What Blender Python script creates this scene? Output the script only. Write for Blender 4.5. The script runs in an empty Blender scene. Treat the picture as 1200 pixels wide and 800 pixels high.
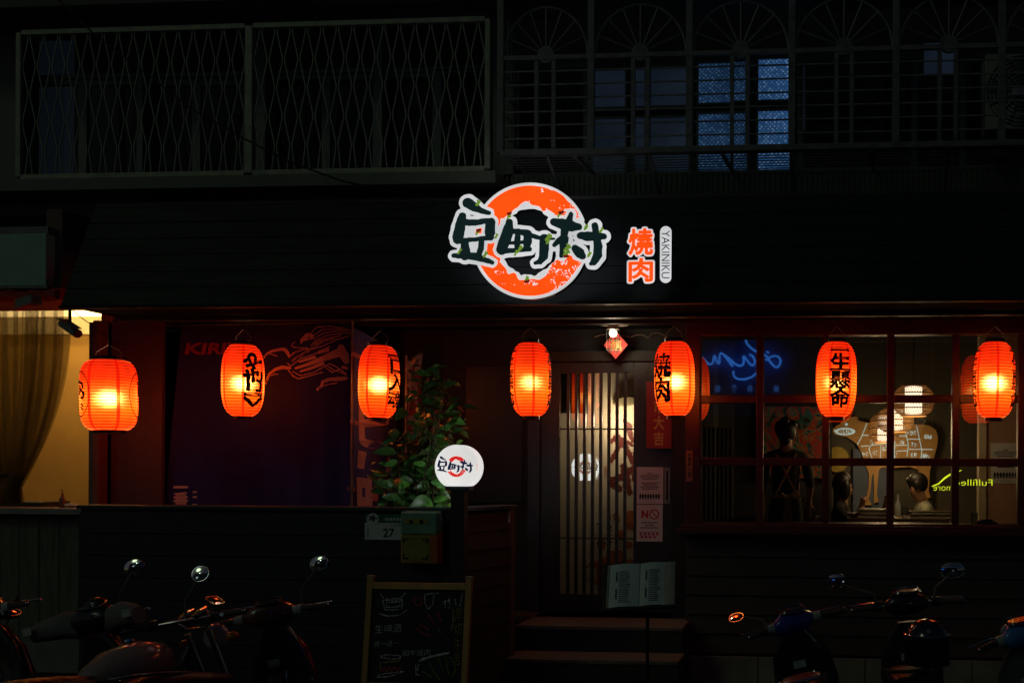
import bpy, bmesh, math, random
import numpy as np
from mathutils import Vector, Matrix
random.seed(7); np.random.seed(7)
SC = bpy.context.scene
COL = SC.collection
R = math.radians

# ------------------------------------------------------------------ camera
CAM = Vector((0.0, -9.0, 1.95)); FPX = 1200.0; PPX, PPY = 893.0, 550.0
YAW, ROLL = 0.0764, 0.0042
_right = Vector((math.cos(YAW), math.sin(YAW), 0)); _fwd = Vector((-math.sin(YAW), math.cos(YAW), 0)); _up = Vector((0, 0, 1))
RT = _right * math.cos(ROLL) + _up * math.sin(ROLL); UP = _up * math.cos(ROLL) - _right * math.sin(ROLL)
cd = bpy.data.cameras.new('camera'); cam = bpy.data.objects.new('camera', cd); COL.objects.link(cam)
cd.sensor_width = 36; cd.sensor_fit = 'HORIZONTAL'; cd.lens = 36 * FPX / 1200
cd.shift_x = (600 - PPX) / 1200; cd.shift_y = (PPY - 400) / 1200; cd.clip_end = 500; cd.clip_start = 0.05
cam.matrix_world = Matrix(((RT.x, UP.x, -_fwd.x, CAM.x), (RT.y, UP.y, -_fwd.y, CAM.y), (RT.z, UP.z, -_fwd.z, CAM.z), (0, 0, 0, 1)))
SC.camera = cam
# ------------------------------------------------------------------ night sky, faint street glow, exposure
w = bpy.data.worlds.new('World'); SC.world = w; w.use_nodes = True
nt = w.node_tree; bg = nt.nodes['Background']; sky = nt.nodes.new('ShaderNodeTexSky'); sky.sky_type = 'NISHITA'; sky.sun_disc = False
SUN_EL, SUN_AZ = R(38), R(-40)          # the faint glow comes from in front and from the left of the facade
sky.sun_elevation = SUN_EL; sky.sun_rotation = math.pi + SUN_AZ * -1
nt.links.new(sky.outputs[0], bg.inputs[0]); bg.inputs[1].default_value = 0.0034
sd = bpy.data.lights.new('sun', 'SUN'); sun = bpy.data.objects.new('sun', sd); COL.objects.link(sun)
sd.energy = 0.05; sd.color = (0.72, 1.0, 0.55); sd.angle = R(12)
sv = Vector((-math.sin(-SUN_AZ) * math.cos(SUN_EL), -math.cos(SUN_AZ) * math.cos(SUN_EL), math.sin(SUN_EL)))
sun.rotation_euler = (-sv).to_track_quat('-Z', 'Y').to_euler(); sun.location = sv * 30
SC.view_settings.view_transform = 'Standard'; SC.view_settings.look = 'None'; SC.view_settings.exposure = 0.0; SC.view_settings.gamma = 1.0
SC.view_settings.use_curve_mapping = False
SC.render.engine = 'CYCLES'; cy = SC.cycles
cy.use_denoising = True; cy.max_bounces = 8; cy.diffuse_bounces = 3; cy.glossy_bounces = 4; cy.transmission_bounces = 4; cy.transparent_max_bounces = 12
cy.sample_clamp_indirect = 3.0; cy.caustics_reflective = False; cy.caustics_refractive = False

# ------------------------------------------------------------------ helpers
def P(px, py, Y):
    """the point of the plane y = Y seen at photo pixel (px, py): used to read positions off the photograph"""
    d = _fwd + RT * ((px - PPX) / FPX) + UP * ((PPY - py) / FPX)
    return CAM + d * ((Y - CAM.y) / d.y)
def PX(px, Y, py=500): return P(px, py, Y).x
def PZ(py, Y, px=700): return P(px, py, Y).z
_M = {}
def mat(name, col=(.5, .5, .5), rough=.6, metal=0.0, var=.18, scale=7.0, bump=0.0, emit=None, es=0.0, spec=.5, bscale=60, coat=0.0, stretch=None):
    if name in _M: return _M[name]
    m = bpy.data.materials.new(name); m.use_nodes = True; t = m.node_tree; b = t.nodes['Principled BSDF']
    b.inputs['Roughness'].default_value = rough; b.inputs['Metallic'].default_value = metal; b.inputs['Specular IOR Level'].default_value = spec
    b.inputs['Coat Weight'].default_value = coat
    tc = t.nodes.new('ShaderNodeTexCoord'); mp = t.nodes.new('ShaderNodeMapping'); t.links.new(tc.outputs['Object'], mp.inputs[0])
    if stretch: mp.inputs['Scale'].default_value = stretch
    n = t.nodes.new('ShaderNodeTexNoise'); n.inputs['Scale'].default_value = scale; n.inputs['Detail'].default_value = 6; n.inputs['Roughness'].default_value = .62
    t.links.new(mp.outputs[0], n.inputs['Vector'])
    mr = t.nodes.new('ShaderNodeMapRange'); mr.inputs[1].default_value = .3; mr.inputs[2].default_value = .7; mr.inputs[3].default_value = 1 - var; mr.inputs[4].default_value = 1 + var
    t.links.new(n.outputs[0], mr.inputs[0])
    mx = t.nodes.new('ShaderNodeMix'); mx.data_type = 'RGBA'; mx.blend_type = 'MULTIPLY'; mx.inputs[0].default_value = 1
    mx.inputs[6].default_value = (*col, 1); t.links.new(mr.outputs[0], mx.inputs[7]); t.links.new(mx.outputs[2], b.inputs['Base Color'])
    if rough < .95:
        rr = t.nodes.new('ShaderNodeMapRange'); rr.inputs[1].default_value = .3; rr.inputs[2].default_value = .7
        rr.inputs[3].default_value = max(.02, rough - .1); rr.inputs[4].default_value = min(1, rough + .1)
        t.links.new(n.outputs[0], rr.inputs[0]); t.links.new(rr.outputs[0], b.inputs['Roughness'])
    if bump:
        n2 = t.nodes.new('ShaderNodeTexNoise'); n2.inputs['Scale'].default_value = bscale; n2.inputs['Detail'].default_value = 4
        t.links.new(mp.outputs[0], n2.inputs['Vector'])
        bp = t.nodes.new('ShaderNodeBump'); bp.inputs['Strength'].default_value = bump; bp.inputs['Distance'].default_value = .01
        t.links.new(n2.outputs[0], bp.inputs['Height']); t.links.new(bp.outputs[0], b.inputs['Normal'])
    if emit:
        b.inputs['Emission Color'].default_value = (*emit, 1); b.inputs['Emission Strength'].default_value = es
    _M[name] = m; return m
def emis(name, col, s=1.0):
    if name in _M: return _M[name]
    m = mat(name, tuple(min(.8, c * .8) for c in col), .5, emit=col, es=s, var=.05); t = m.node_tree; N = t.nodes.new          # lamps are never quite even
    tc = N('ShaderNodeTexCoord'); n = N('ShaderNodeTexNoise'); n.inputs['Scale'].default_value = 3.2; n.inputs['Detail'].default_value = 2; r = N('ShaderNodeMapRange'); r.inputs[1].default_value = .3; r.inputs[2].default_value = .7; r.inputs[3].default_value = s * .84; r.inputs[4].default_value = s * 1.12
    t.links.new(tc.outputs['Object'], n.inputs['Vector']); t.links.new(n.outputs[0], r.inputs[0]); t.links.new(r.outputs[0], t.nodes['Principled BSDF'].inputs['Emission Strength']); return m
def glass(name, ior=1.5, tint=(.93, .95, .94)):
    if name in _M: return _M[name]
    m = bpy.data.materials.new(name); m.use_nodes = True; t = m.node_tree; t.nodes.clear()
    o = t.nodes.new('ShaderNodeOutputMaterial'); mx = t.nodes.new('ShaderNodeMixShader'); fr = t.nodes.new('ShaderNodeFresnel'); fr.inputs[0].default_value = ior
    a = t.nodes.new('ShaderNodeBsdfTransparent'); a.inputs[0].default_value = (*tint, 1); g = t.nodes.new('ShaderNodeBsdfGlossy'); g.inputs['Roughness'].default_value = 0.0
    t.links.new(fr.outputs[0], mx.inputs[0]); t.links.new(a.outputs[0], mx.inputs[1]); t.links.new(g.outputs[0], mx.inputs[2]); t.links.new(mx.outputs[0], o.inputs[0])
    _M[name] = m; return m

class MB:
    """collects shapes; build() links them as one mesh object"""
    def __init__(s): s.v = []; s.f = []; s.mi = []; s.cur = 0
    def add(s, vs, fs):
        n = len(s.v); s.v += [tuple(v) for v in vs]; s.f += [tuple(i + n for i in f) for f in fs]; s.mi += [s.cur] * len(fs); return s
    def box(s, x0, x1, y0, y1, z0, z1):
        x0, x1 = sorted((x0, x1)); y0, y1 = sorted((y0, y1)); z0, z1 = sorted((z0, z1))
        return s.add([(x, y, z) for z in (z0, z1) for y in (y0, y1) for x in (x0, x1)], [(0, 2, 3, 1), (4, 5, 7, 6), (0, 1, 5, 4), (2, 6, 7, 3), (0, 4, 6, 2), (1, 3, 7, 5)])
    def bar(s, a, b, w, h, ref=(0, 0, 1)):
        a, b = Vector(a), Vector(b); d = (b - a).normalized(); r = d.cross(Vector(ref))
        if r.length < 1e-4: r = d.cross(Vector((0, 1, 0)))
        r.normalize(); u = r.cross(d).normalized(); vs = []
        for p in (a, b):
            for sx, sy in ((-1, -1), (1, -1), (1, 1), (-1, 1)): vs.append(p + r * sx * w / 2 + u * sy * h / 2)
        return s.add(vs, [(0, 1, 2, 3), (7, 6, 5, 4), (0, 4, 5, 1), (1, 5, 6, 2), (2, 6, 7, 3), (3, 7, 4, 0)])
    def tube(s, pts, r, n=8, closed=False):
        pts = [Vector(p) for p in pts]; rs = r if isinstance(r, (list, tuple)) else [r] * len(pts); m = len(pts); vs = []; prev = None
        for i, p in enumerate(pts):
            if closed: d = pts[(i + 1) % m] - pts[i - 1]
            else: d = pts[min(i + 1, m - 1)] - pts[max(i - 1, 0)]
            d = d.normalized() if d.length > 1e-9 else Vector((0, 0, 1))
            if prev is None: u = d.orthogonal().normalized()
            else:
                u = prev - d * prev.dot(d); u = u.normalized() if u.length > 1e-6 else d.orthogonal().normalized()
            prev = u; v = d.cross(u)
            for k in range(n):
                a = 2 * math.pi * k / n; vs.append(p + (u * math.cos(a) + v * math.sin(a)) * rs[i])
        fs = []
        for i in range(m if closed else m - 1):
            j = (i + 1) % m
            for k in range(n): fs.append((i * n + k, i * n + (k + 1) % n, j * n + (k + 1) % n, j * n + k))
        if not closed: fs += [tuple(range(n))[::-1], tuple((m - 1) * n + k for k in range(n))]
        return s.add(vs, fs)
    def lathe(s, prof, n=24, c=(0, 0, 0), axis=(0, 0, 1), cap=True):
        c = Vector(c); ax = Vector(axis).normalized(); u = ax.orthogonal().normalized(); v = ax.cross(u); vs = []
        for r, z in prof:
            for k in range(n):
                a = 2 * math.pi * k / n; vs.append(c + ax * z + (u * math.cos(a) + v * math.sin(a)) * r)
        fs = [(i * n + k, i * n + (k + 1) % n, (i + 1) * n + (k + 1) % n, (i + 1) * n + k) for i in range(len(prof) - 1) for k in range(n)]
        if cap: fs += [tuple(range(n))[::-1], tuple((len(prof) - 1) * n + k for k in range(n))]
        return s.add(vs, fs)
    def loft(s, secs, n=16, p=2.5):
        """secs: (centre, half width vector, half height vector) superellipse rings"""
        vs = []
        for c, a, b in secs:
            c, a, b = Vector(c), Vector(a), Vector(b)
            for k in range(n):
                t = 2 * math.pi * k / n; ct, st = math.cos(t), math.sin(t)
                vs.append(c + a * math.copysign(abs(ct) ** (2 / p), ct) + b * math.copysign(abs(st) ** (2 / p), st))
        m = len(secs)
        fs = [(i * n + k, i * n + (k + 1) % n, (i + 1) * n + (k + 1) % n, (i + 1) * n + k) for i in range(m - 1) for k in range(n)]
        fs += [tuple(range(n))[::-1], tuple((m - 1) * n + k for k in range(n))]
        return s.add(vs, fs)
    def ell(s, c, rx, ry, rz, n=16, m=10):
        prof = [(max(1e-4, math.sin(math.pi * i / m)), -math.cos(math.pi * i / m)) for i in range(m + 1)]
        k0 = len(s.v); s.lathe(prof, n, (0, 0, 0))
        for i in range(k0, len(s.v)):
            x, y, z = s.v[i]; s.v[i] = (c[0] + x * rx, c[1] + y * ry, c[2] + z * rz)
        return s
    def prism(s, poly, y0, y1):
        """poly: (x, z) outline extruded from y0 to y1"""
        bm = bmesh.new(); vs = [bm.verts.new((x, y0, z)) for x, z in poly]; f = bm.faces.new(vs)
        r = bmesh.ops.extrude_face_region(bm, geom=[f]); bmesh.ops.translate(bm, verts=[e for e in r['geom'] if isinstance(e, bmesh.types.BMVert)], vec=(0, y1 - y0, 0))
        bmesh.ops.recalc_face_normals(bm, faces=bm.faces); bmesh.ops.triangulate(bm, faces=bm.faces)
        bm.verts.index_update(); s.add([v.co for v in bm.verts], [[v.index for v in g.verts] for g in bm.faces]); bm.free(); return s
    def xf(s, fn): s.v = [tuple(fn(Vector(v))) for v in s.v]; return s
    def mesh(s, name):
        me = bpy.data.meshes.new(name); me.from_pydata(s.v, [], s.f); me.update(); return me
    def build(s, name, m, parent=None, smooth=False, local=False, bevel=0, fixn=True):
        me = s.mesh(name)
        if fixn:
            bm = bmesh.new(); bm.from_mesh(me); bmesh.ops.recalc_face_normals(bm, faces=bm.faces); bm.to_mesh(me); bm.free()
        for q in (m if isinstance(m, (list, tuple)) else [m]): me.materials.append(q)
        if max(s.mi, default=0): me.polygons.foreach_set('material_index', s.mi)
        if smooth:
            me.polygons.foreach_set('use_smooth', [True] * len(me.polygons)); me.set_sharp_from_angle(angle=R(42))
        return link(name, me, parent, local, bevel)
def link(name, me, parent=None, local=False, bevel=0):
    o = bpy.data.objects.new(name, me); COL.objects.link(o)
    if parent is not None:
        o.parent = parent
        if parent.type == 'EMPTY' and not local: o.location = -parent.location
    if bevel:
        b = o.modifiers.new('bevel', 'BEVEL'); b.width = bevel; b.segments = 2; b.limit_method = 'ANGLE'; b.angle_limit = R(40)
    return o
def tag(o, label, cat, group=None, kind=None):
    o['label'] = label; o['category'] = cat
    if group: o['group'] = group
    if kind: o['kind'] = kind
    return o
def thing(name, label, cat, loc=(0, 0, 0), rz=0.0, group=None):
    o = bpy.data.objects.new(name, None); COL.objects.link(o); o.empty_display_size = .1
    o.location = loc; o.rotation_euler = (0, 0, rz); return tag(o, label, cat, group)
def struct(o): o['kind'] = 'structure'; return o
def inst(name, me, parent, loc, rot=None, scale=None):
    o = bpy.data.objects.new(name, me); COL.objects.link(o); o.parent = parent
    o.location = Vector(loc) - (parent.location if parent.type == 'EMPTY' else Vector((0, 0, 0)))
    if rot: o.rotation_euler = rot
    if scale: o.scale = scale
    return o
# --- print: text in Blender's own font as flat mesh, strokes as contoured fields
_T = {}
def glyph(body, bold=0.0):
    k = (body, bold)
    if k not in _T:
        c = bpy.data.curves.new('glyph', 'FONT'); c.body = body; c.offset = bold; c.resolution_u = 4
        o = bpy.data.objects.new('glyph', c); COL.objects.link(o); dg = bpy.context.evaluated_depsgraph_get()
        me = bpy.data.meshes.new_from_object(o.evaluated_get(dg)); vs = np.array([v.co[:2] for v in me.vertices]) if len(me.vertices) else np.zeros((1, 2))
        fs = [tuple(p.vertices) for p in me.polygons]; bpy.data.objects.remove(o); bpy.data.curves.remove(c); bpy.data.meshes.remove(me); _T[k] = (vs, fs)
    return _T[k]
def text2d(body, W=None, H=None, bold=0.0, vertical=False, gap=.12, rot=0.0):
    """list of (x, y) and faces, centred on 0 and fitted to W x H"""
    V = []; F = []
    if vertical:
        y = 0
        for ch in body:
            v, f = glyph(ch, bold); n = len(V)
            c, s = math.cos(rot), math.sin(rot); cx = (v.max(0) + v.min(0)) / 2; q = v - cx; q = np.stack([q[:, 0] * c - q[:, 1] * s, q[:, 0] * s + q[:, 1] * c], 1)
            h = q[:, 1].max() - q[:, 1].min(); h = max(h, .30)
            V += [(a, b + y - h / 2) for a, b in q]; F += [tuple(i + n for i in t) for t in f]; y -= h + gap
    else:
        v, f = glyph(body, bold); V = [tuple(a) for a in v]; F = list(f)
    A = np.array(V, float); lo, hi = A.min(0), A.max(0); A -= (lo + hi) / 2; sz = np.maximum(hi - lo, 1e-6)
    sx = W / sz[0] if W else None; sy = H / sz[1] if H else None
    if sx is None: sx = sy
    if sy is None: sy = sx
    return A * np.array([sx, sy]), F
def put_text(name, body, m, parent, c, rt=(1, 0, 0), up=(0, 0, 1), W=None, H=None, bold=0.0, vertical=False, gap=.12, local=False, thick=0.0, rot=0.0, mb=None):
    A, F = text2d(body, W, H, bold, vertical, gap, rot); c, rt, up = Vector(c), Vector(rt), Vector(up)
    b = mb or MB(); b.add([c + rt * x + up * y for x, y in A], F)
    if mb: return b
    return b.build(name, m, parent, local=local, fixn=False)
def cap_sdf(X, Z, pts):
    """strokes: list of (x, z, r) joined by tapered capsules"""
    d = np.full(X.shape, 1e9)
    if len(pts) == 1: x, z, r = pts[0]; return np.hypot(X - x, Z - z) - r
    for (x0, z0, r0), (x1, z1, r1) in zip(pts[:-1], pts[1:]):
        dx, dz = x1 - x0, z1 - z0; L = dx * dx + dz * dz + 1e-12
        t = np.clip(((X - x0) * dx + (Z - z0) * dz) / L, 0, 1); d = np.minimum(d, np.hypot(X - x0 - t * dx, Z - z0 - t * dz) - (r0 + (r1 - r0) * t))
    return d
def strokes_sdf(X, Z, strokes):
    d = np.full(X.shape, 1e9)
    for s in strokes: d = np.minimum(d, cap_sdf(X, Z, s))
    return d
def vnoise(X, Z, s, seed=0):
    rng = np.random.RandomState(seed); G = rng.rand(64, 64); x, z = X / s, Z / s; i, j = np.floor(x).astype(int), np.floor(z).astype(int); u, v = x - i, z - j
    u = u * u * (3 - 2 * u); v = v * v * (3 - 2 * v); g = lambda a, b: G[a % 64, b % 64]
    return (g(i, j) * (1 - u) + g(i + 1, j) * u) * (1 - v) + (g(i, j + 1) * (1 - u) + g(i + 1, j + 1) * u) * v
def field_mesh(b, fn, x0, x1, z0, z1, nx, to3, depth=None):
    """marching squares of fn(X, Z) < 0 into MB b; to3(x, z) -> front point; depth: vector to the back of the slab"""
    nz = max(2, int(nx * (z1 - z0) / (x1 - x0))); xs = np.linspace(x0, x1, nx + 1); zs = np.linspace(z0, z1, nz + 1); X, Z = np.meshgrid(xs, zs); D = fn(X, Z); ins = D < 0
    for j in range(nz):
        run = None
        for i in range(nx + 1):
            full = i < nx and ins[j, i] and ins[j, i + 1] and ins[j + 1, i] and ins[j + 1, i + 1]
            if full:
                if run is None: run = i
                continue
            if run is not None:
                b.add([to3(xs[run], zs[j]), to3(xs[i], zs[j]), to3(xs[i], zs[j + 1]), to3(xs[run], zs[j + 1])], [(0, 1, 2, 3)]); run = None
            if i >= nx: continue
            cs = [(j, i), (j, i + 1), (j + 1, i + 1), (j + 1, i)]; poly = []
            if not any(ins[c] for c in cs): continue
            for k in range(4):
                a, c = cs[k], cs[(k + 1) % 4]
                if ins[a]: poly.append((xs[a[1]], zs[a[0]], 0))
                if ins[a] != ins[c]:
                    t = D[a] / (D[a] - D[c]); poly.append((xs[a[1]] + t * (xs[c[1]] - xs[a[1]]), zs[a[0]] + t * (zs[c[0]] - zs[a[0]]), 1))
            if len(poly) >= 3: b.add([to3(p[0], p[1]) for p in poly], [tuple(range(len(poly)))])
            if depth is not None:
                m = len(poly)
                for k in range(m):
                    p, q = poly[k], poly[(k + 1) % m]
                    if p[2] and q[2]:
                        A, B = Vector(to3(p[0], p[1])), Vector(to3(q[0], q[1])); b.cur = 1; b.add([A, B, B + depth, A + depth], [(0, 1, 2, 3)]); b.cur = 0
    return b
# ------------------------------------------------------------------ materials of the place
black_wood = mat('black_stained_wood', (.022, .02, .02), .55, var=.35, scale=6, bump=.35, stretch=(1, 1, 9))
siding = mat('dark_siding', (.05, .04, .036), .6, var=.3, scale=5, bump=.4, stretch=(1, 6, 9), bscale=25)
siding_side = mat('brown_siding', (.045, .034, .032), .55, var=.3, scale=5, bump=.3, bscale=25)
fas_mat = mat('charcoal_board', (.008, .012, .015), .55, spec=.25, var=.25, scale=3, stretch=(.6, 3, 8), bump=.15)
red_wood = mat('dark_red_wood', (.06, .018, .014), .42, var=.3, scale=9, bump=.2, stretch=(3, 1, 3))
concrete = mat('concrete', (.21, .22, .19), .85, var=.3, scale=4, bump=.5, bscale=40)
tile_green = mat('olive_tile', (.15, .165, .12), .6, var=.2, scale=5, bump=.2)
plaster = mat('dark_plaster', (.016, .017, .021), .8, var=.2, scale=3, bump=.2)
wall_red = mat('terrace_wall', (.06, .045, .045), .75, var=.25, scale=2.5, bump=.2)
steel = mat('galvanised_steel', (.3, .31, .28), .5, .5, var=.3, scale=12)
olive_steel = mat('painted_steel', (.34, .37, .26), .55, .1, var=.3, scale=10)
dk_steel = mat('dull_dark_steel', (.16, .165, .15), .5, .3, var=.35, scale=12)
alu = mat('aluminium_frame', (.16, .18, .17), .45, .4, var=.25)
dark_glass = glass('window_glass', 1.9)
black = mat('black_paint', (.012, .012, .013), .45, var=.3)
asph = mat('asphalt', (.05, .05, .05), .85, var=.35, scale=5, bump=.6, bscale=120)

# ------------------------------------------------------------------ ground
b = MB(); b.box(-60, 60, -60, 60, -.3, 0); g = struct(b.build('ground', asph))
# ------------------------------------------------------------------ restaurant building
YW, YD = 0.0, .45
XR = PX(1290, 0); XL = PX(112, -.3)
ZS = 3.26                                     # soffit
ZLAND = .61
bld = thing('restaurant_building', 'dark barbecue restaurant front with lattice windows, slatted door and black fascia', 'building', (-3, .6, 0))
xw0, xw1 = PX(804, YW), XR
zw0, zw1 = PZ(622, YW, 1000), PZ(386, YW, 1000)
# wall under the window, of wide horizontal boards
low = MB().box(xw0, XR, .03, .25, 0, zw0 - .02).build('lower_wall', black_wood, bld)
zb = .33; nb = 6; hb = (zw0 - .06 - zb) / nb
bm_ = MB(); bm_.add([(0, 0, 0), (XR - xw0, 0, 0), (XR - xw0, .02, hb * .93), (0, .02, hb * .93), (0, .03, 0), (XR - xw0, .03, 0), (XR - xw0, .028, hb), (0, .028, hb)],
    [(0, 1, 2, 3), (0, 4, 5, 1), (3, 2, 6, 7), (0, 3, 7, 4), (1, 5, 6, 2)])
bme = bm_.mesh('board'); bme.materials.append(siding)
for i in range(nb): inst('board', bme, low, (xw0, 0, zb + i * hb))
pm = MB()
for k in range(6): pass
pl0 = xw0 - .03
edges = [804, 890, 1015, 1140, 1290]
plinth = MB().box(pl0, XR, -.02, .02, 0, .30).build('plinth', concrete, bld)
for a, c in zip(edges[:-1], edges[1:]):
    MB().box(PX(a, 0) + .004, PX(c, 0) - .004, -.04, -.021, .005, .308).build('plinth_slab', concrete, plinth, bevel=.004)
# window: frame, muntins, panes, sill
fr = MB(); t = .11; zt = PZ(393, 0, 1000); xl = PX(821, 0)
fr.box(xw0, xl, -.05, .1, zw0, zw1 + .08); fr.box(xl, XR, -.05, .1, zt, zw1 + .08); zbm = PZ(613, 0, 1000); fr.box(xl, XR, -.05, .1, zw0, zbm)
win = fr.build('window', red_wood, bld, bevel=.006)
vs_px = [890.5, 967.5, 1043.5, 1119.5, 1196.5]; hs_px = [467.5, 541]
xs_m = [PX(p, 0) for p in vs_px]; zs_m = [PZ(p, 0, 1000) for p in hs_px]
for x in xs_m + [xs_m[-1] + .57]: MB().box(x - .031, x + .031, -.035, .06, zbm + .001, zt - .001).build('muntin', red_wood, win, bevel=.005)
for z in zs_m:
    xx = [xl] + xs_m + [xs_m[-1] + .57, XR]
    for a, c in zip(xx[:-1], xx[1:]): MB().box(a + (.0 if a == xl else .032), c - .032, -.03, .055, z - .034, z + .034).build('muntin', red_wood, win, bevel=.005)
xe = [xl] + xs_m + [xs_m[-1] + .57, XR]; ze = [zbm] + zs_m[::-1] + [zt]
for i in range(len(xe) - 1):
    for j in range(3): MB().box(xe[i] + .001, xe[i + 1] - .001, .012, .017, ze[j] + .001, ze[j + 1] - .001).build('pane', dark_glass, win)
sl = MB(); sl.box(xw0 - .06, XR, -.16, -.051, zw0 - .025, zw0 + .02); sl.box(xw0 - .03, XR, -.11, -.051, zw0 + .021, zw0 + .05); sl.box(xw0 - .02, XR, -.09, .02, zw0 - .06, zw0 - .026)
sl.build('sill', red_wood, win, bevel=.004)
head = MB().box(xw0, XR, -.08, .1, zw1 + .081, ZS).build('window_head', red_wood, bld, bevel=.006)
# end post of the window bay and narrow strip to the door
MB().box(PX(790, .2), xw0 - .002, .12, .5, 0, ZS).build('corner_post', plaster, bld)
# door wall
xd0, xd1 = PX(635, YD), PX(789, YD); zdt = PZ(424, YD)
dw = MB(); dw.box(PX(120, YD), xd0 - .001, YD + .02, YD + .15, 0, ZS); dw.box(xd0 - .001, PX(800, YD), YD + .02, YD + .15, zdt + .06, ZS)
dwall = dw.build('door_wall', plaster, bld)
for a, c in ((PX(545, YD), PX(612, YD)),):
    pf = MB()
    for q in (0, .02): pass
    MB().box(a, c, YD + .004, YD + .0195, PZ(590, YD), PZ(428, YD)).build('wall_panel', mat('dark_wall_panel', (.012, .012, .015), .5, var=.2), dwall, bevel=.006)
MB().box(xd0 - .12, PX(803, YD), YD - .06, YD + .019, zdt, zdt + .1).build('lintel', black_wood, dwall, bevel=.006)
MB().box(xd0 - .12, xd0 - .002, YD - .06, YD + .019, ZLAND, zdt - .001).build('door_jamb', mat('blue_black_wood', (.03, .032, .045), .45), dwall, bevel=.006)
# sliding door
xg0, xg1, zg0, zg1 = PX(656, YD), PX(743, YD), PZ(696, YD), PZ(437, YD)
dm = mat('door_wood', (.03, .028, .034), .42, var=.3, scale=8, bump=.2, stretch=(4, 1, 1))
d = MB(); d.box(xd0, xg0, YD - .02, YD + .03, ZLAND + .01, zdt - .002); d.box(xg1, xd1, YD - .02, YD + .03, ZLAND + .01, zdt - .002)
d.box(xg0, xg1, YD - .02, YD + .03, ZLAND + .01, zg0); d.box(xg0, xg1, YD - .02, YD + .03, zg1, zdt - .002)
door = d.build('door', dm, bld, bevel=.004)
sl_me = MB().box(-.013, .013, -.018, .012, zg0 + .002, zg1 - .002).mesh('slat'); sl_me.materials.append(dm)
for i in range(8): inst('slat', sl_me, door, (PX(666.3 + 9.5 * i, YD), YD - .004, 0))
for py in (502.4, 630.5): MB().box(xg0, xg1, YD + .009, YD + .017, PZ(py, YD) - .007, PZ(py, YD) + .007).build('rail', dm, door)
MB().box(xg0, xg1, YD + .02, YD + .025, zg0, zg1).build('pane', glass('door_glass', 1.95, (.95, .95, .95)), door)
hd = MB(); hd.box(PX(779.5, YD), PX(786, YD), YD - .03, YD - .0205, PZ(589, YD), PZ(547, YD)); hd.cur = 1; hd.box(PX(781.6, YD), PX(784, YD), YD - .034, YD - .0305, PZ(585, YD), PZ(551, YD))
hd.build('handle', [steel, black], door)
# soffit and fascia
xf0, xf1 = PX(71, -1.1), XR
sf = MB(); sf.box(xf0 + .02, xf1, -1.06, YD + .15, ZS, ZS + .05); sf.build('soffit', mat('soffit_board', (.010, .009, .009), .95, spec=.03, var=.2, scale=4, bump=.2, stretch=(1, 8, 1)), bld)
MB().box(xf0 + .1, xf1, -.52, -.44, ZS - .04, ZS - .001).build('soffit_batten', black_wood, bld, bevel=.004)
MB().box(xf0 + .1, xf1, -.02, .0, ZS - .03, ZS - .001).box(xf0 + .1, PX(805, 0), -.1, -.06, ZS - .03, ZS - .001).build('soffit_batten', black_wood, bld)
zf0 = PZ(353.5, -1.1, 600); zf1 = PZ(235, -.8, 600)
fa = MB(); fa.add([(xf0, -1.09, zf0), (xf1, -1.09, zf0), (xf1, -.79, zf1), (xf0 + .06, -.79, zf1), (xf0, -1.05, zf0), (xf1, -1.05, zf0), (xf1, -.75, zf1), (xf0 + .06, -.75, zf1)],
    [(0, 1, 2, 3), (7, 6, 5, 4), (0, 4, 5, 1), (3, 2, 6, 7), (0, 3, 7, 4), (1, 5, 6, 2)])
fas = fa.build('fascia', black_wood, bld)
nbd = 6
for i in range(nbd):
    a, c = i / nbd + .004, (i + 1) / nbd - .004
    L = lambda t, o: (-1.09 + .3 * t + o, zf0 + (zf1 - zf0) * t)
    y0, z0 = L(a, -.012); y1, z1 = L(c, -.006); yb0, _ = L(a, -.001); yb1, _ = L(c, -.001); e0 = xf0 + .06 * a - .004; e1 = xf0 + .06 * c - .004
    MB().add([(e0, y0, z0), (xf1, y0, z0), (xf1, y1, z1), (e1, y1, z1), (e0, yb0, z0), (xf1, yb0, z0), (xf1, yb1, z1), (e1, yb1, z1)],
        [(0, 1, 2, 3), (0, 4, 5, 1), (3, 2, 6, 7), (0, 3, 7, 4), (1, 5, 6, 2)]).build('board', fas_mat, fas)
MB().box(xf0 - .01, xf1, -1.115, -1.04, zf0 - .025, zf0 - .001).build('drip_edge', mat('edge_metal', (.02, .02, .022), .6, .0, spec=.2), fas)
MB().box(xf0 + .06, xf1, -.8, -.2, zf1 + .001, zf1 + .03).build('canopy_top', black_wood, bld)
# upper storey
YU = -.22
def wallrect(name, px0, px1, py0, py1, Y, m, parent, th=.1, ref=None, bevel=0):
    r = (px0 + px1) / 2 if ref is None else ref
    return MB().box(PX(px0, Y, (py0 + py1) / 2), PX(px1, Y, (py0 + py1) / 2), Y, Y + th, PZ(py0, Y, r), PZ(py1, Y, r)).build(name, m, parent, bevel=bevel)
zu0, zu1 = zf1 + .035, 6.4
xu0 = PX(-60, YU)
up = MB(); zwb = PZ(203, -.6, 300) - .02
zwr = PZ(199, YU, 890); up.box(xu0, PX(588, YU), YU, YU + .2, 3.4, zwb); up.box(PX(588, YU), XR, YU, YU + .2, 3.4, zwr); up.box(xu0, XR, YU, YU + .2, PZ(14, YU, 300), zu1 + .6); up.box(xu0, PX(24, YU), YU, YU + .2, zwb, PZ(14, YU, 300))
up.box(PX(576, YU), PX(600, YU), YU, YU + .2, zwb, PZ(14, YU, 300))
upw = up.build('upper_wall', tile_green, bld)
MB().box(xu0, PX(580, -.6), -.62, YU, zwb - .1, zwb).build('balcony_slab', tile_green, bld)
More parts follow.
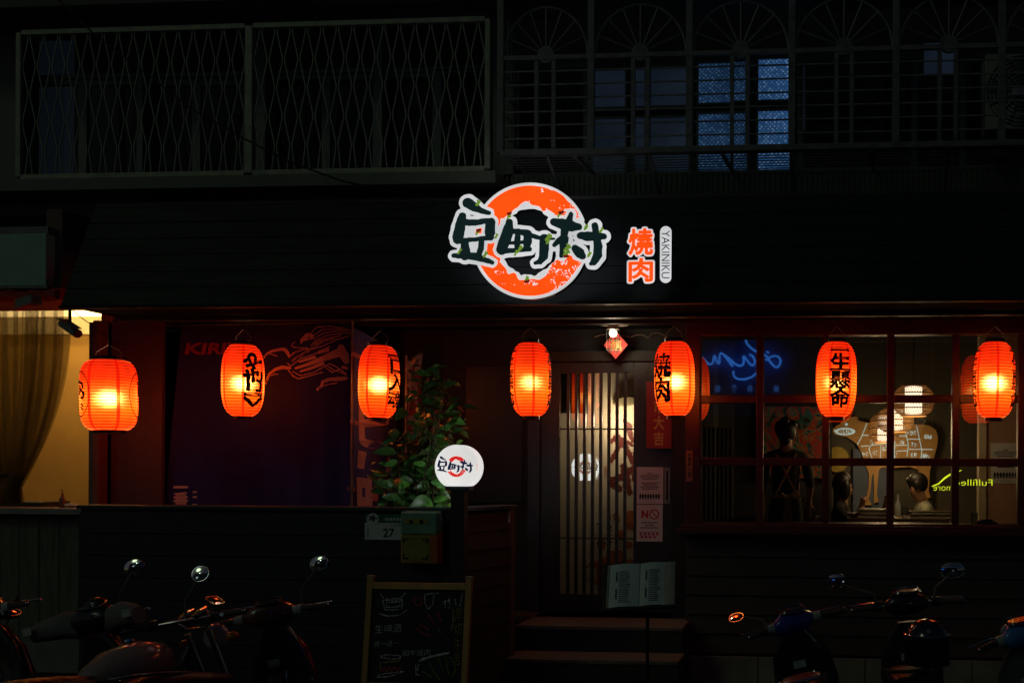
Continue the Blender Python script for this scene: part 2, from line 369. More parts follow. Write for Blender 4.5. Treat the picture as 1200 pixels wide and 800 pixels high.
MB().box(xu0, XR, -.75, YU, PZ(12, -.6, 300) + .02, PZ(12, -.6, 300) + .25).build('eaves_slab', mat('eaves', (.12, .12, .1), .8), bld)
# ribbed metal sheet under the window cage: each rib its own edge
rib = MB(); x = PX(586, YU)
while x < XR: rib.box(x, x + .022, YU - .012, YU - .001, 3.98, zwr - .02); x += .045
rib.build('ribbed_cladding', tile_green, bld)['kind'] = 'stuff'
# dark rooms behind the upper openings
MB().box(xu0, XR, 1.3, 1.4, zwb - .3, 6.6).build('room_back_wall', mat('dark_room', (.03, .03, .03), .9), bld)
def sash(px0, px1, py0, py1, Y, pm, par, fw=.035, ref=None):
    r = ref if ref else (px0 + px1) / 2; x0, x1 = PX(px0, Y, 100), PX(px1, Y, 100); z0, z1 = PZ(py1, Y, r), PZ(py0, Y, r)
    f = MB(); f.box(x0, x0 + fw, Y, Y + .04, z0, z1).box(x1 - fw, x1, Y, Y + .04, z0, z1).box(x0 + fw, x1 - fw, Y, Y + .04, z0, z0 + fw).box(x0 + fw, x1 - fw, Y, Y + .04, z1 - fw, z1)
    o = f.build('upper_window', alu, par); MB().box(x0 + fw, x1 - fw, Y + .015, Y + .02, z0 + fw, z1 - fw).build('pane', pm, o); return o
cur = mat('curtain_cloth', (.02, .022, .016), .9, var=.3, scale=6, stretch=(10, 1, .5))
for a, c, y0, y1 in ((36, 97, 95, 215), (97, 165, 95, 215), (165, 230, 95, 215), (230, 290, 95, 215), (318, 382, 88, 210), (382, 442, 88, 210), (442, 512, 86, 210), (512, 573, 80, 208),
                     (36, 165, 40, 92), (165, 290, 36, 90), (318, 442, 32, 86), (442, 573, 28, 84)):
    sash(a, c, y0, y1, .02, glass('upper_glass', 1.3, (.6, .62, .6)), bld, .04)
for a, c in ((318, 380), (455, 512), (515, 572)):
    q = MB(); n = 26; x0, x1 = PX(a, .2, 100), PX(c, .2, 100); vs = []; fs = []
    for i in range(n + 1):
        xx = x0 + (x1 - x0) * i / n; yy = .2 + .03 * math.sin(i * 1.9)
        vs += [(xx, yy, PZ(215, .2, 450)), (xx, yy, PZ(92, .2, 450))]
        if i: fs.append((2 * i - 2, 2 * i, 2 * i + 1, 2 * i - 1))
    q.add(vs, fs).build('curtain', cur, bld, smooth=True)
for px, wd in ((31, 9), (164, 6), (305, 11), (443, 9)): wallrect('pier', px - wd / 2, px + wd / 2, 20, 222, -.1, alu, bld, .1, 300)
# figured glass panes of the lit room
def figured(name, col, s, hi):
    if name in _M: return _M[name]
    m = bpy.data.materials.new(name); m.use_nodes = True; t = m.node_tree; bs = t.nodes['Principled BSDF']; bs.inputs['Roughness'].default_value = .3; bs.inputs['Base Color'].default_value = (.05, .06, .07, 1)
    tc = t.nodes.new('ShaderNodeTexCoord'); mp = t.nodes.new('ShaderNodeMapping'); mp.inputs['Scale'].default_value = (1, 1, 1); mp.inputs['Rotation'].default_value = (0, R(45), 0)
    v = t.nodes.new('ShaderNodeTexVoronoi'); v.inputs['Scale'].default_value = 38; v.inputs['Randomness'].default_value = .25; t.links.new(tc.outputs['Object'], mp.inputs[0]); t.links.new(mp.outputs[0], v.inputs['Vector'])
    cr = t.nodes.new('ShaderNodeValToRGB'); cr.color_ramp.elements[0].color = (*hi, 1); cr.color_ramp.elements[1].color = (*col, 1); cr.color_ramp.elements[0].position = .12; cr.color_ramp.elements[1].position = .5
    n = t.nodes.new('ShaderNodeTexNoise'); n.inputs['Scale'].default_value = 2.0; t.links.new(tc.outputs['Object'], n.inputs['Vector'])
    mx = t.nodes.new('ShaderNodeMix'); mx.data_type = 'RGBA'; mx.blend_type = 'MULTIPLY'; mx.inputs[0].default_value = 1.0
    t.links.new(v.outputs['Distance'], cr.inputs[0]); t.links.new(cr.outputs[0], mx.inputs[6]); t.links.new(n.outputs[0], mx.inputs[7]); t.links.new(mx.outputs[2], bs.inputs['Emission Color']); bs.inputs['Emission Strength'].default_value = s
    _M[name] = m; return m
lit = figured('lit_figured_glass', (.02, .08, .22), 1.0, (.28, .46, .75)); mid = figured('half_lit_figured_glass', (.01, .035, .09), .8, (.10, .22, .40)); dull = figured('dim_glass', (.012, .02, .035), .8, (.014, .024, .042))
for a, c, y0, y1, pm in ((886, 928, 72, 124, lit), (886, 928, 132, 205, lit), (856, 878, 74, 124, mid), (856, 878, 134, 205, mid), (816, 860, 75, 126, mid), (816, 860, 134, 206, mid), (760, 810, 78, 128, dull), (760, 810, 137, 206, dull),
                         (692, 735, 80, 128, dull), (692, 735, 137, 206, dull), (742, 758, 80, 128, dull), (742, 758, 137, 206, dull), (1080, 1122, 58, 100, dull), (935, 945, 80, 160, dull)):
    sash(a, c, y0, y1, .05, pm, bld, .02, 700)
for a, c in ((600, 690), (935, 1075), (1125, 1290)): sash(a, c, 70, 206, .06, glass('upper_glass', 1.3, (.6, .62, .6)), bld, .05, 800)

# ------------------------------------------------------------------ steps and landing
stp = thing('entrance_steps', 'dark timber-edged steps leading up to the slatted door', 'steps', (PX(700, -.4), -.2, 0))
tread = mat('worn_tread', (.16, .13, .11), .6, var=.35, scale=6, bump=.3, stretch=(1, 5, 1)); riser = mat('step_riser', (.035, .032, .03), .7, var=.3)
x0s, x1s = PX(596, -.6), PX(801, -.4)
for i, (z, yf, yb) in enumerate(((.61, -.40, YD + .14), (.395, -.78, -.401), (.19, -1.16, -.781))):
    xa = x0s if i == 0 else PX(560, -.9)
    xb = x1s + .02 * i
    s_ = MB().box(xa, xb, yf + .012, yb, 0, z - .036).build('step', riser, stp); MB().box(xa, xb, yf, yb, z - .035, z).build('tread', tread, s_, bevel=.006)
# ------------------------------------------------------------------ terrace parapet
par = thing('terrace_parapet', 'black panelled terrace parapet carrying the house number plate', 'parapet', (PX(300, -1.4), -1.3, 0))
ZP = PZ(593, -1.4, 320); xp0, xp1 = PX(93, -1.4), PX(531, -1.4)
MB().box(xp0, xp1, -1.38, -1.25, 0, ZP - .03).build('core', black, par)
seg = 5
for i in range(9):
    z0 = .05 + i * (ZP - .1) / 9
    MB().box(xp0 + .002, xp1 - .075, -1.4, -1.381, z0 + .004, z0 + (ZP - .1) / 9 - .004).build('board', mat('parapet_board', (.018, .02, .024), .5, var=.35, scale=4, bump=.3, stretch=(1, 1, 8)), par, bevel=.003)
MB().box(xp0 - .01, xp1 - .0, -1.42, -1.2, ZP - .029, ZP).build('coping', mat('coping', (.045, .05, .052), .4), par, bevel=.004)
MB().box(xp1 - .07, xp1, -1.405, -1.33, 0, ZP - .03).build('corner_board', siding_side, par, bevel=.003)
B0 = Vector((xp1, -1.4, 0)); B1 = Vector((PX(601, -.67), -.67, 0)); dv = (B1 - B0).normalized(); nv = Vector((dv.y, -dv.x, 0))
sc_ = MB()
for (p, q) in ((B0, B1),): sc_.add([p - nv * .1, q - nv * .1, q - nv * .012, p - nv * .012, *[v + Vector((0, 0, ZP - .03)) for v in (p - nv * .1, q - nv * .1, q - nv * .012, p - nv * .012)]], [(0, 1, 2, 3), (4, 5, 6, 7), (0, 4, 5, 1), (1, 5, 6, 2), (2, 6, 7, 3), (3, 7, 4, 0)])
core2 = sc_.build('return_core', black, par)
hbd = .148; z = ZP - .05
while z > .1:
    a, c = B0 + dv * .004, B1 - dv * .03; z0 = max(.02, z - hbd)
    MB().add([a + Vector((0, 0, z0)) + nv * .012, c + Vector((0, 0, z0)) + nv * .012, c + Vector((0, 0, z - .004)), a + Vector((0, 0, z - .004)),
              a + Vector((0, 0, z0)) - nv * .011, c + Vector((0, 0, z0)) - nv * .011, c + Vector((0, 0, z - .004)) - nv * .011, a + Vector((0, 0, z - .004)) - nv * .011],
             [(0, 1, 2, 3), (4, 5, 6, 7), (0, 4, 5, 1), (1, 5, 6, 2), (2, 6, 7, 3), (3, 7, 4, 0)]).build('board', siding_side, par); z -= hbd
MB().bar(B0 + Vector((0, 0, ZP - .015)) - nv * .03, B1 + Vector((0, 0, ZP - .015)) - nv * .03, .17, .03).build('coping', _M['coping'], par, bevel=.004)
MB().bar(B1 + Vector((0, 0, .02)) - nv * .04, B1 + Vector((0, 0, ZP - .031)) - nv * .04, .05, .12, ref=tuple(dv)).build('end_trim', mat('end_trim', (.16, .11, .09), .4), par, bevel=.003)
MB().box(PX(115, -.3), PX(600, 0), -1.24, YD, .3, .55).build('terrace_floor', concrete, par)
# ------------------------------------------------------------------ neighbour shop
nb_ = thing('neighbour_shop', 'neighbouring shop with warm lit room behind a gathered curtain', 'building', (PX(40, 0), 0, 0))
xn0, xn1 = PX(-120, -1.2), PX(92, -1.2)
ZN = PZ(595, -1.2, 50)
MB().box(xn0, xp0 - .012, -1.25, -.95, ZN - .05, ZN).build('counter', mat('pale_ledge', (.32, .3, .26), .5, var=.25, scale=9), nb_, bevel=.005)
cw = MB().box(xn0, xp0 - .012, -1.13, -1.0, 0, ZN - .051).build('counter_front', black_wood, nb_)
pw = mat('weathered_boards', (.17, .165, .12), .75, var=.4, scale=5, bump=.4, stretch=(6, 1, .7))
xb = xp0 - .02; k = 0
while xb > xn0:
    wdt = .172; MB().box(xb - wdt + .005, xb, -1.155, -1.131, .02, ZN - .06).build('board', pw, cw, bevel=.004); xb -= wdt
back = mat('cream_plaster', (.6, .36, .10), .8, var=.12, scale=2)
xr = PX(111, -.25); zc = 4.1
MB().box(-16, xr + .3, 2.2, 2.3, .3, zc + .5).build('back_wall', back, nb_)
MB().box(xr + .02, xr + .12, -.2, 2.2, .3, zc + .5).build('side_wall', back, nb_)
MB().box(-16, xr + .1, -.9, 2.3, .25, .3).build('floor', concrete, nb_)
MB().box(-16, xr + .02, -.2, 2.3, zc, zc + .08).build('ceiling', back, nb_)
MB().box(PX(104, -.2), PX(109, -.2), -.2, -.14, .3, ZS).build('door_post', dk_steel, nb_)
MB().box(PX(115, -.25), PX(122, -.25), -.32, -.2, .3, ZS).build('timber_post', mat('timber_post', (.2, .09, .06), .6, stretch=(6, 6, .6)), nb_, bevel=.005)
MB().box(PX(-90, 2.1), PX(130, 2.1), 2.05, 2.19, PZ(392, 2.1, 90), PZ(362, 2.1, 90)).build('light_shelf', mat('shelf_paint', (.75, .68, .5), .6), nb_)
MB().box(PX(-60, 1.9), PX(130, 1.9), 1.78, 1.84, PZ(372, 1.9, 60), PZ(366, 1.9, 60)).build('strip_light', emis('warm_strip', (1, .66, .22), 6.0), nb_)
MB().box(PX(-30, .8), PX(66, .8), .6, 1.0, .3, PZ(587, .8, 50)).build('bench', mat('bench_wood', (.05, .04, .03), .5), nb_, bevel=.01)
# bays above the neighbour: wall, red valance
MB().box(xn0 - 1, PX(78, -.35), -.35, -.25, 3.37, 4.2).build('upper_band', plaster, nb_)
MB().box(PX(53, -.9), PX(72, -.9), -.9, -.36, PZ(338, -.9, 60), PZ(245, -.9, 60)).build('side_cheek', mat('brown_cheek', (.14, .09, .07), .7), nb_)
val = MB(); n = 30; vs = []; fs = []
for i in range(n + 1):
    tt = i / n; xx = xn0 - .5 + (PX(73, -.9) - xn0 + .5) * tt; yy = -.95 + .02 * math.sin(i * 2.1)
    for j, zz in enumerate((338, 343, 348, 353)): vs.append((xx, yy - .05 * (1.5 - abs(j - 1.5)) + .012 * math.sin(i * 1.3 + j), PZ(zz, -.95, 40) + .004 * math.sin(i * .9 + j)))
    if i:
        for j in range(3): fs.append((4 * i - 4 + j, 4 * i + j, 4 * i + j + 1, 4 * i - 3 + j))
val.add(vs, fs).box(xn0 - .5, PX(73, -.9), -.93, -.36, PZ(352, -.9, 40), PZ(338, -.9, 40)).build('red_valance', mat('red_canvas', (.45, .05, .03), .7, var=.3), nb_, smooth=True)
MB().box(PX(124, -.2), PX(190, -.2), -.2, -.16, .5, ZS).build('glow_catch_panel', mat('glow_catch_paint', (.12, .06, .06), .7, var=.25, scale=3, stretch=(4, 1, .5)), nb_)  # panel added close to the biggest lantern to catch its red glow
nl = bpy.data.lights.new('room_fill_light', 'POINT'); nl.energy = 30; nl.color = (1, .66, .24); nl.shadow_soft_size = .15; no_ = bpy.data.objects.new('room_fill_light', nl); COL.objects.link(no_); no_.parent = nb_; no_.location = Vector((PX(45, 1.2), 1.15, 3.35)) - nb_.location  # point light without a fixture, added to brighten the room
# sheer curtain gathered to a tie
cm = bpy.data.materials.new('sheer_curtain'); cm.use_nodes = True; t = cm.node_tree; bs = t.nodes['Principled BSDF']; o_ = t.nodes['Material Output']
bs.inputs['Base Color'].default_value = (.05, .036, .014, 1); bs.inputs['Roughness'].default_value = .9
tl = t.nodes.new('ShaderNodeBsdfTranslucent'); tl.inputs[0].default_value = (.34, .23, .07, 1); tp = t.nodes.new('ShaderNodeBsdfTransparent'); m1 = t.nodes.new('ShaderNodeMixShader'); m2 = t.nodes.new('ShaderNodeMixShader')
wv = t.nodes.new('ShaderNodeTexNoise'); wv.inputs['Scale'].default_value = 30; tc = t.nodes.new('ShaderNodeTexCoord'); t.links.new(tc.outputs['Object'], wv.inputs['Vector'])
m1.inputs[0].default_value = .6; m2.inputs[0].default_value = .64
t.links.new(bs.outputs[0], m1.inputs[1]); t.links.new(tl.outputs[0], m1.inputs[2]); t.links.new(m1.outputs[0], m2.inputs[1]); t.links.new(tp.outputs[0], m2.inputs[2]); t.links.new(m2.outputs[0], o_.inputs[0])
q = MB(); vs = []; fs = []; nx, nz = 220, 26
for j in range(nz + 1):
    tz = j / nz; py = 346 + (590 - 346) * tz
    gather = 1 - .92 * (min(tz, .93) / .93) ** 2.6 if tz < .93 else .08 + (tz - .93) * 1.0
    cxp = 12; le = cxp - 70 * gather - 2; re = cxp + 66 * gather + 2
    for i in range(nx + 1):
        ti = i / nx; px = le + (re - le) * ti; amp = .055 + .06 * gather
        yy = .1 + amp * math.sin(ti * 2 * math.pi * 19 + .8 * math.sin(ti * 9)) + .03 * math.sin(ti * 41 + tz * 2) + .03 * math.sin(ti * 97)
        p = P(px, py, .1); vs.append((p.x, yy, p.z))
        if i and j: a = (j - 1) * (nx + 1) + i; fs.append((a - 1, a, a + nx + 1, a + nx))
curt = q.add(vs, fs).build('curtain', cm, None, smooth=True); tag(curt, 'sheer brown curtain gathered by a tie in the neighbouring shop window', 'curtain')
MB().tube([P(7, 556, .1) + Vector((0, -.09, 0)), P(12, 557, .1) + Vector((0, -.1, 0)), P(18, 556, .1) + Vector((0, -.09, 0))], .02, 8).build('curtain_tie', mat('tie_cloth', (.05, .03, .02), .9), curt)
# ------------------------------------------------------------------ dining room seen through the window
xi0, xi1, YB = PX(806, .1), PX(1290, 2.0) + .3, 4.2
olive = mat('olive_wall_paint', (.10, .088, .055), .75, var=.15, scale=3)
struct(MB().box(xi0 - 3, xi1, .12, YB + .1, ZLAND - .05, ZLAND).build('dining_room_floor', mat('dark_floor', (.06, .05, .04), .5)))
struct(MB().box(xi0 - 3, xi1, YB, YB + .1, ZLAND, 3.9).build('dining_room_back_wall', olive))
struct(MB().box(xi1, xi1 + .1, .12, YB, ZLAND, 3.9).build('dining_room_side_wall', olive))
struct(MB().box(xi0 - .12, xi0 - .02, .5, 2.6, ZLAND, 3.9).build('dining_room_partition', mat('partition', (.05, .045, .04), .7)))
struct(MB().box(xi0 - 3, xi1, .12, YB, 3.7, 3.78).build('dining_room_ceiling', mat('dark_ceiling', (.045, .045, .04), .8)))
for yy in (1.2, 2.4, 3.4): struct(MB().box(xi0, xi1, yy, yy + .12, 3.5, 3.699).build('ceiling_beam', mat('ceiling_beam', (.10, .095, .085), .7)))
struct(MB().box(PX(1000, 4.1), PX(1043, 4.1), 4.12, 4.199, ZLAND, PZ(526, 4.1, 1000)).build('dining_room_panel', mat('blue_grey_panel', (.10, .13, .2), .7)))
struct(MB().box(PX(1046, 4.1), PX(1094, 4.1), 4.13, 4.199, ZLAND, PZ(572, 4.1, 1000)).build('dining_room_panel', mat('dark_olive_panel', (.06, .06, .035), .7)))
# near partition at the end of the room with its pale edge and a notice
ptn = thing('tan_partition', 'tan partition wall with a pale edge inside the window', 'partition', (PX(1175, 2.0), 2.05, ZLAND))
MB().box(PX(1156, 2.0), PX(1290, 2.0), 2.0, 2.12, ZLAND, 3.69).build('panel', mat('tan_paint', (.5, .28, .17), .7, var=.1), ptn)
MB().box(PX(1147, 2.0), PX(1155.7, 2.0), 1.98, 2.14, ZLAND, 3.69).build('edge_trim', mat('pale_trim', (.5, .4, .26), .6), ptn)
paper = mat('white_paper', (.72, .70, .70), .75, var=.05); ink = mat('black_ink', (.012, .012, .012), .7); red_ink = mat('red_ink', (.5, .03, .04), .6)
def lines(mb, c, rt, up, w, rows, h, gap, seed=0, center=True):
    """rows of print too small to read: short bars"""
    rnd = random.Random(seed); y = 0; c, rt, up = Vector(c), Vector(rt), Vector(up)
    for frac in rows:
        ww = w * frac; x = -ww / 2 if center else -w / 2; end = x + ww
        while x < end - .001:
            l = min(rnd.uniform(.35, .8) * h * 1.2, end - x); mb.add([c + rt * x + up * y, c + rt * (x + l) + up * y, c + rt * (x + l) + up * (y - h), c + rt * x + up * (y - h)], [(0, 1, 2, 3)]); x += l + h * .35
        y -= h + gap
    return y
def people_notice(name, label, px0, px1, py0, py1, Y, ref):
    o = thing(name, label, 'poster', P((px0 + px1) / 2, py1, Y)); x0, x1, z0, z1 = PX(px0, Y), PX(px1, Y), PZ(py1, Y, ref), PZ(py0, Y, ref); w_, h_ = x1 - x0, z1 - z0
    MB().box(x0, x1, Y - .003, Y, z0, z1).build('sheet', paper, o); q = MB()
    lines(q, ((x0 + x1) / 2, Y - .0045, z1 - h_ * .16), (1, 0, 0), (0, 0, 1), w_ * .8, (.2, .9, .9, .7), h_ * .03, h_ * .02, 1)
    lines(q, ((x0 + x1) / 2, Y - .0045, z1 - h_ * .42), (1, 0, 0), (0, 0, 1), w_ * .8, (.8, .6, .85, .7), h_ * .033, h_ * .02, 2)
    lines(q, ((x0 + x1) / 2, Y - .0045, z0 + h_ * .07), (1, 0, 0), (0, 0, 1), w_ * .4, (.9,), h_ * .015, .01, 2)
    q.build('print', ink, o, fixn=False); s = MB()
    for k in range(8):
        cx = x0 + w_ * (.14 + .1 * k); zz = z0 + h_ * .13
        field_mesh(s, lambda X, Z: strokes_sdf(X, Z, [[(cx, zz + h_ * .125, w_ * .028)], [(cx, zz + h_ * .09, w_ * .045), (cx, zz + h_ * .05, w_ * .035)], [(cx - w_ * .02, zz + h_ * .05, w_ * .014), (cx - w_ * .025, zz, w_ * .012)], [(cx + w_ * .02, zz + h_ * .05, w_ * .014), (cx + w_ * .02, zz, w_ * .012)]]),
                   cx - w_ * .06, cx + w_ * .06, zz - .005, zz + h_ * .17, 14, lambda x, z: (x, Y - .0045, z))
    s.build('figure_print', ink, o, fixn=False); return o
people_notice('notice', 'white notice with a row of printed figures on the tan partition indoors', 1161, 1196, 519, 566, 1.995, 1180)
# cow chart on the back wall
cow_m = mat('ochre_board', (.6, .33, .09), .6, var=.12, scale=4); chalk = emis('glowing_white_marker', (.62, .82, .8), .45)  # the markings are given a glow of their own, though they are no lamp
cow = thing('cow_chart', 'brown cow silhouette board marked with cuts of beef in white', 'sign', P(1040, 600, 4.15))
YC = 4.08
def cpx(x, y): return 970 + x * .15, 440 + y * .15            # crop pixels of the photograph -> photo pixels
outline = [(38, 420), (60, 400), (110, 360), (160, 335), (170, 318), (195, 325), (215, 318), (240, 330), (235, 350), (300, 365), (420, 372), (600, 378), (740, 380), (800, 392), (845, 425), (862, 480), (858, 540), (838, 610), (820, 680), (800, 735), (795, 830), (790, 900), (805, 950), (770, 960), (755, 930), (752, 830), (745, 760), (740, 800), (728, 900), (735, 950), (690, 965), (705, 900), (715, 810), (712, 735), (640, 712), (520, 720), (420, 716), (400, 740), (392, 830), (385, 930), (400, 985), (360, 995), (362, 900), (358, 760), (345, 780), (335, 900), (320, 960), (345, 1010), (290, 1010), (300, 950), (320, 870), (322, 760), (290, 690), (262, 600), (232, 540), (190, 505), (150, 478), (100, 468), (55, 460), (40, 445)]
MB().prism([((lambda p: (p.x, p.z))(P(*cpx(x, y), YC))) for x, y in outline], YC, YC + .03).build('board', cow_m, cow)
cs = []
def L_(*pts, r=3.2): cs.append([(x, y, r) for x, y in pts])
L_((232, 538), (270, 465), (305, 372)); L_((275, 465), (400, 465)); L_((350, 660), (322, 575), (335, 545), (455, 530)); L_((410, 660), (415, 545)); L_((262, 552), (320, 546)); L_((520, 660), (525, 480)); L_((530, 470), (620, 470)); L_((620, 630), (630, 540), (600, 400)); L_((630, 495), (722, 495))
L_((728, 660), (735, 580), (695, 395)); L_((636, 574), (820, 576)); L_((530, 542), (620, 542)); L_((540, 588), (618, 586)); L_((430, 580), (520, 576)); L_((630, 452), (600, 400)); L_((145, 380), (146, 380), r=11); L_((52, 428), (60, 428), r=5)
def cow_f(X, Z):
    d = strokes_sdf(X, Z, cs); e = np.abs(np.hypot((X - 135) / 66, (Z - 436) / 24) - 1) * 24 - 5
    for cx, cy_, w_ in ((665, 447, 22), (675, 538, 20), (672, 620, 22), (783, 478, 30), (770, 625, 32), (290, 612, 20), (368, 600, 18), (345, 520, 12), (578, 520, 16), (525, 620, 16), (115, 436, 16), (160, 436, 18), (450, 545, 10), (435, 570, 10)):
        blk = np.maximum(np.abs(X - cx) - w_, np.abs(Z - cy_) - 17); d = np.minimum(d, np.maximum(blk, (.52 - vnoise(X, Z, 7, int(cx))) * 30))
    return np.minimum(d, e)
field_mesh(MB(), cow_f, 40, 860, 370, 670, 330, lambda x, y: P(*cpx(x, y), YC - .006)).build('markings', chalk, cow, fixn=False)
# sunburst plaque
sun_b = thing('round_plaque', 'yellow round notched plaque under the cow chart head', 'sign', P(982, 553, 4.1)); c = P(981, 538, 4.06); q = []
for k in range(72): rr = .125 * (1 + .05 * (k % 2)) * (1 + .02 * math.sin(k * 2.3)); q.append((c.x + rr * 1.18 * math.cos(k * math.pi / 36), c.z + rr * 1.25 * math.sin(k * math.pi / 36)))
MB().prism(q, 4.04, 4.08).build('disc', mat('mustard_paint', (.42, .30, .035), .5, var=.25, scale=14), sun_b)
put_text('lettering', 'BEER', mat('dark_paint', (.05, .035, .01), .6), sun_b, (c.x, 4.036, c.z - .01), W=.15, bold=.02)
# pendant lamps
rat = mat('rattan', (.5, .27, .09), .55, var=.2); core_e = emis('lamp_core', (1, .78, .55), 2.2)
def pendant(px, py, wpx, hpx, Y, label):
    c = P(px, py, Y); s = (Y + 9) / 1200; rw, rh = wpx * s / 2, hpx * s / 2
    o = thing('pendant_lamp', label, 'lamp', (c.x, c.y, c.z - rh), group='rattan pendant lamps over the tables')
    cb = MB(); n = 44
    for k in range(n):
        for sg in (-1, 1):
            pts = []
            for j in range(11):
                v = -1 + 2 * j / 10; rr = rw * (1 - abs(v * .93) ** 2.6) ** (1 / 2.6); a = 2 * math.pi * k / n + sg * .28 * v; pts.append((c.x + rr * math.cos(a), c.y + rr * math.sin(a), c.z + rh * v))
            cb.tube(pts, .0022, 4)
    for v, rr in ((-.99, .62), (.99, .62), (0, 1.0), (-.5, .96), (.5, .96)): cb.tube([(c.x + rw * rr * math.cos(t * .2618), c.y + rw * rr * math.sin(t * .2618), c.z + rh * v) for t in range(24)], .006, 5, closed=True)
    cb.build('shade', rat, o, smooth=True)
    MB().lathe([(rw * .42, -rh * .95), (rw * .42, rh * .95)], 24, c).build('diffuser', core_e, o, smooth=True)
    MB().tube([(c.x, c.y, c.z + rh), (c.x, c.y, 3.69)], .004, 6).build('cord', black, o); MB().lathe([(.05, 0), (.05, .03)], 16, (c.x, c.y, 3.66)).build('ceiling_rose', black, o)
    ld = bpy.data.lights.new('bulb', 'POINT'); ld.energy = 7.0 if Y < 3 else 13.0; ld.color = (1, .66, .32); ld.shadow_soft_size = .12; lo = bpy.data.objects.new('bulb', ld); COL.objects.link(lo); lo.parent = o; lo.location = (0, 0, -.06)
pendant(1070.5, 469.5, 47, 35, 1.3, 'largest rattan pendant lamp, hanging highest over the tables')
pendant(1049, 492, 43, 27, 1.8, 'middle rattan pendant lamp, half hidden behind a window bar')
pendant(1036, 502, 36, 32, 3.3, 'lowest rattan pendant lamp, in front of the cow chart shoulder')
# colourful picture behind the waiter
pic = thing('wall_picture', 'colourful red and teal picture on the wall behind the waiter', 'picture', P(930, 540, 2.3))
pcm = bpy.data.materials.new('picture_print'); pcm.use_nodes = True; t = pcm.node_tree; bs = t.nodes['Principled BSDF']; tc = t.nodes.new('ShaderNodeTexCoord'); n = t.nodes.new('ShaderNodeTexNoise'); n.inputs['Scale'].default_value = 4.5; n.inputs['Detail'].default_value = 7; n.inputs['Distortion'].default_value = 2.4
cr = t.nodes.new('ShaderNodeValToRGB'); cr.color_ramp.interpolation = 'CONSTANT'; els = cr.color_ramp.elements; els[0].color = (.03, .025, .02, 1); els[1].position = .38; els[1].color = (.05, .2, .17, 1)
for p_, c_ in ((.45, (.5, .05, .03)), (.53, (.5, .2, .05)), (.58, (.12, .3, .25)), (.63, (.04, .05, .08)), (.68, (.55, .35, .12))): e = els.new(p_); e.color = (*c_, 1)
t.links.new(tc.outputs['Object'], n.inputs['Vector']); t.links.new(n.outputs[0], cr.inputs[0]); t.links.new(cr.outputs[0], bs.inputs['Base Color']); bs.inputs['Roughness'].default_value = .5
YPc = 2.2; MB().box(PX(893, YPc), PX(966, YPc), YPc, YPc + .03, PZ(560, YPc, 930), PZ(476, YPc, 930)).build('canvas', pcm, pic)
MB().box(PX(889, YPc), PX(892.7, YPc), YPc - .01, YPc + .04, PZ(562, YPc, 930), PZ(474, YPc, 930)).box(PX(966.3, YPc), PX(970, YPc), YPc - .01, YPc + .04, PZ(562, YPc, 930), PZ(474, YPc, 930)).build('frame', black_wood, pic)
MB().box(PX(860, YPc), PX(975, YPc), YPc + .05, YPc + .1, ZLAND, 3.69).build('backing_wall', mat('backing_wall', (.05, .045, .04), .8), pic)
# slatted screen inside at the window's end
scn = thing('slatted_screen', 'dark vertical slatted screen just inside the window end', 'screen', (PX(840, .8), .8, ZLAND)); sm = MB().box(-.012, .012, -.02, .02, 0, 1.75).mesh('slat'); sm.materials.append(mat('screen_wood', (.05, .032, .02), .5))
for k in range(7): inst('slat', sm, scn, (PX(826 + 4.2 * k, .8), .8 + .06 * k, ZLAND))
# tables with dishes, diners, waiter
tw = mat('table_wood', (.12, .075, .04), .45, var=.3); white_c = mat('white_ceramic', (.6, .58, .54), .3, var=.05); clear = glass('tumbler_glass', 1.45, (.9, .93, .92))
def table(px0, px1, Y0, Y1, label):
    z = ZLAND + .85; o = thing('dining_table', label, 'table', (PX((px0 + px1) / 2, Y0), (Y0 + Y1) / 2, ZLAND), group='dining tables by the window')
    x0, x1 = PX(px0, Y0), PX(px1, Y0); MB().box(x0, x1, Y0, Y1, z - .04, z).build('tabletop', tw, o, bevel=.005)
    for x in (x0 + .05, x1 - .05):
        for y in (Y0 + .05, Y1 - .05): MB().box(x - .025, x + .025, y - .025, y + .025, ZLAND, z - .041).build('leg', black_wood, o)
    return x0, x1, z
ta = table(993, 1046, 1.5, 2.2, 'dark wooden table before the woman with clasped hands'); tb = table(1050, 1112, 1.5, 2.2, 'dark wooden table before the diner in pale shirt')
def dish_stack(x, y, z, n, wd, label):
    o = thing('menu_stack', label, 'menus', (x, y, z), group='stacks of menus and trays on the tables')
    for k in range(n):
        dx = random.uniform(-.02, .02); MB().box(x - wd / 2 + dx, x + wd / 2 + dx, y - .09, y + .09, z + k * .02 + .001, z + k * .02 + .014).build('tray', [white_c, tw][k % 2], o, bevel=.003)
dish_stack(ta[0] + .28, 1.62, ta[2], 5, .30, 'stack of pale trays beside the woman with clasped hands'); dish_stack(tb[0] + .38, 1.62, tb[2], 4, .42, 'stack of pale trays before the diner in pale shirt')
def tumbler(x, y, z, label):
    o = MB().lathe([(.028, 0), (.034, .11), (.031, .11), (.025, .008)], 16, (x, y, z + .001)).build('tumbler', clear, None, smooth=True); tag(o, label, 'glass', 'tumblers on the tables')
tumbler(tb[0] + .1, 1.62, tb[2], 'clear tumbler before the diner in pale shirt'); tumbler(ta[1] - .12, 1.62, ta[2], 'clear tumbler on the table of the woman with clasped hands')
def bowl(x, y, z, label, m):
    o = MB().lathe([(.03, 0), (.055, .02), (.07, .05), (.066, .05), (.05, .022), (.005, .012)], 20, (x, y, z + .001)).build('bowl', m, None, smooth=True); tag(o, label, 'bowl', 'bowls on the tables')
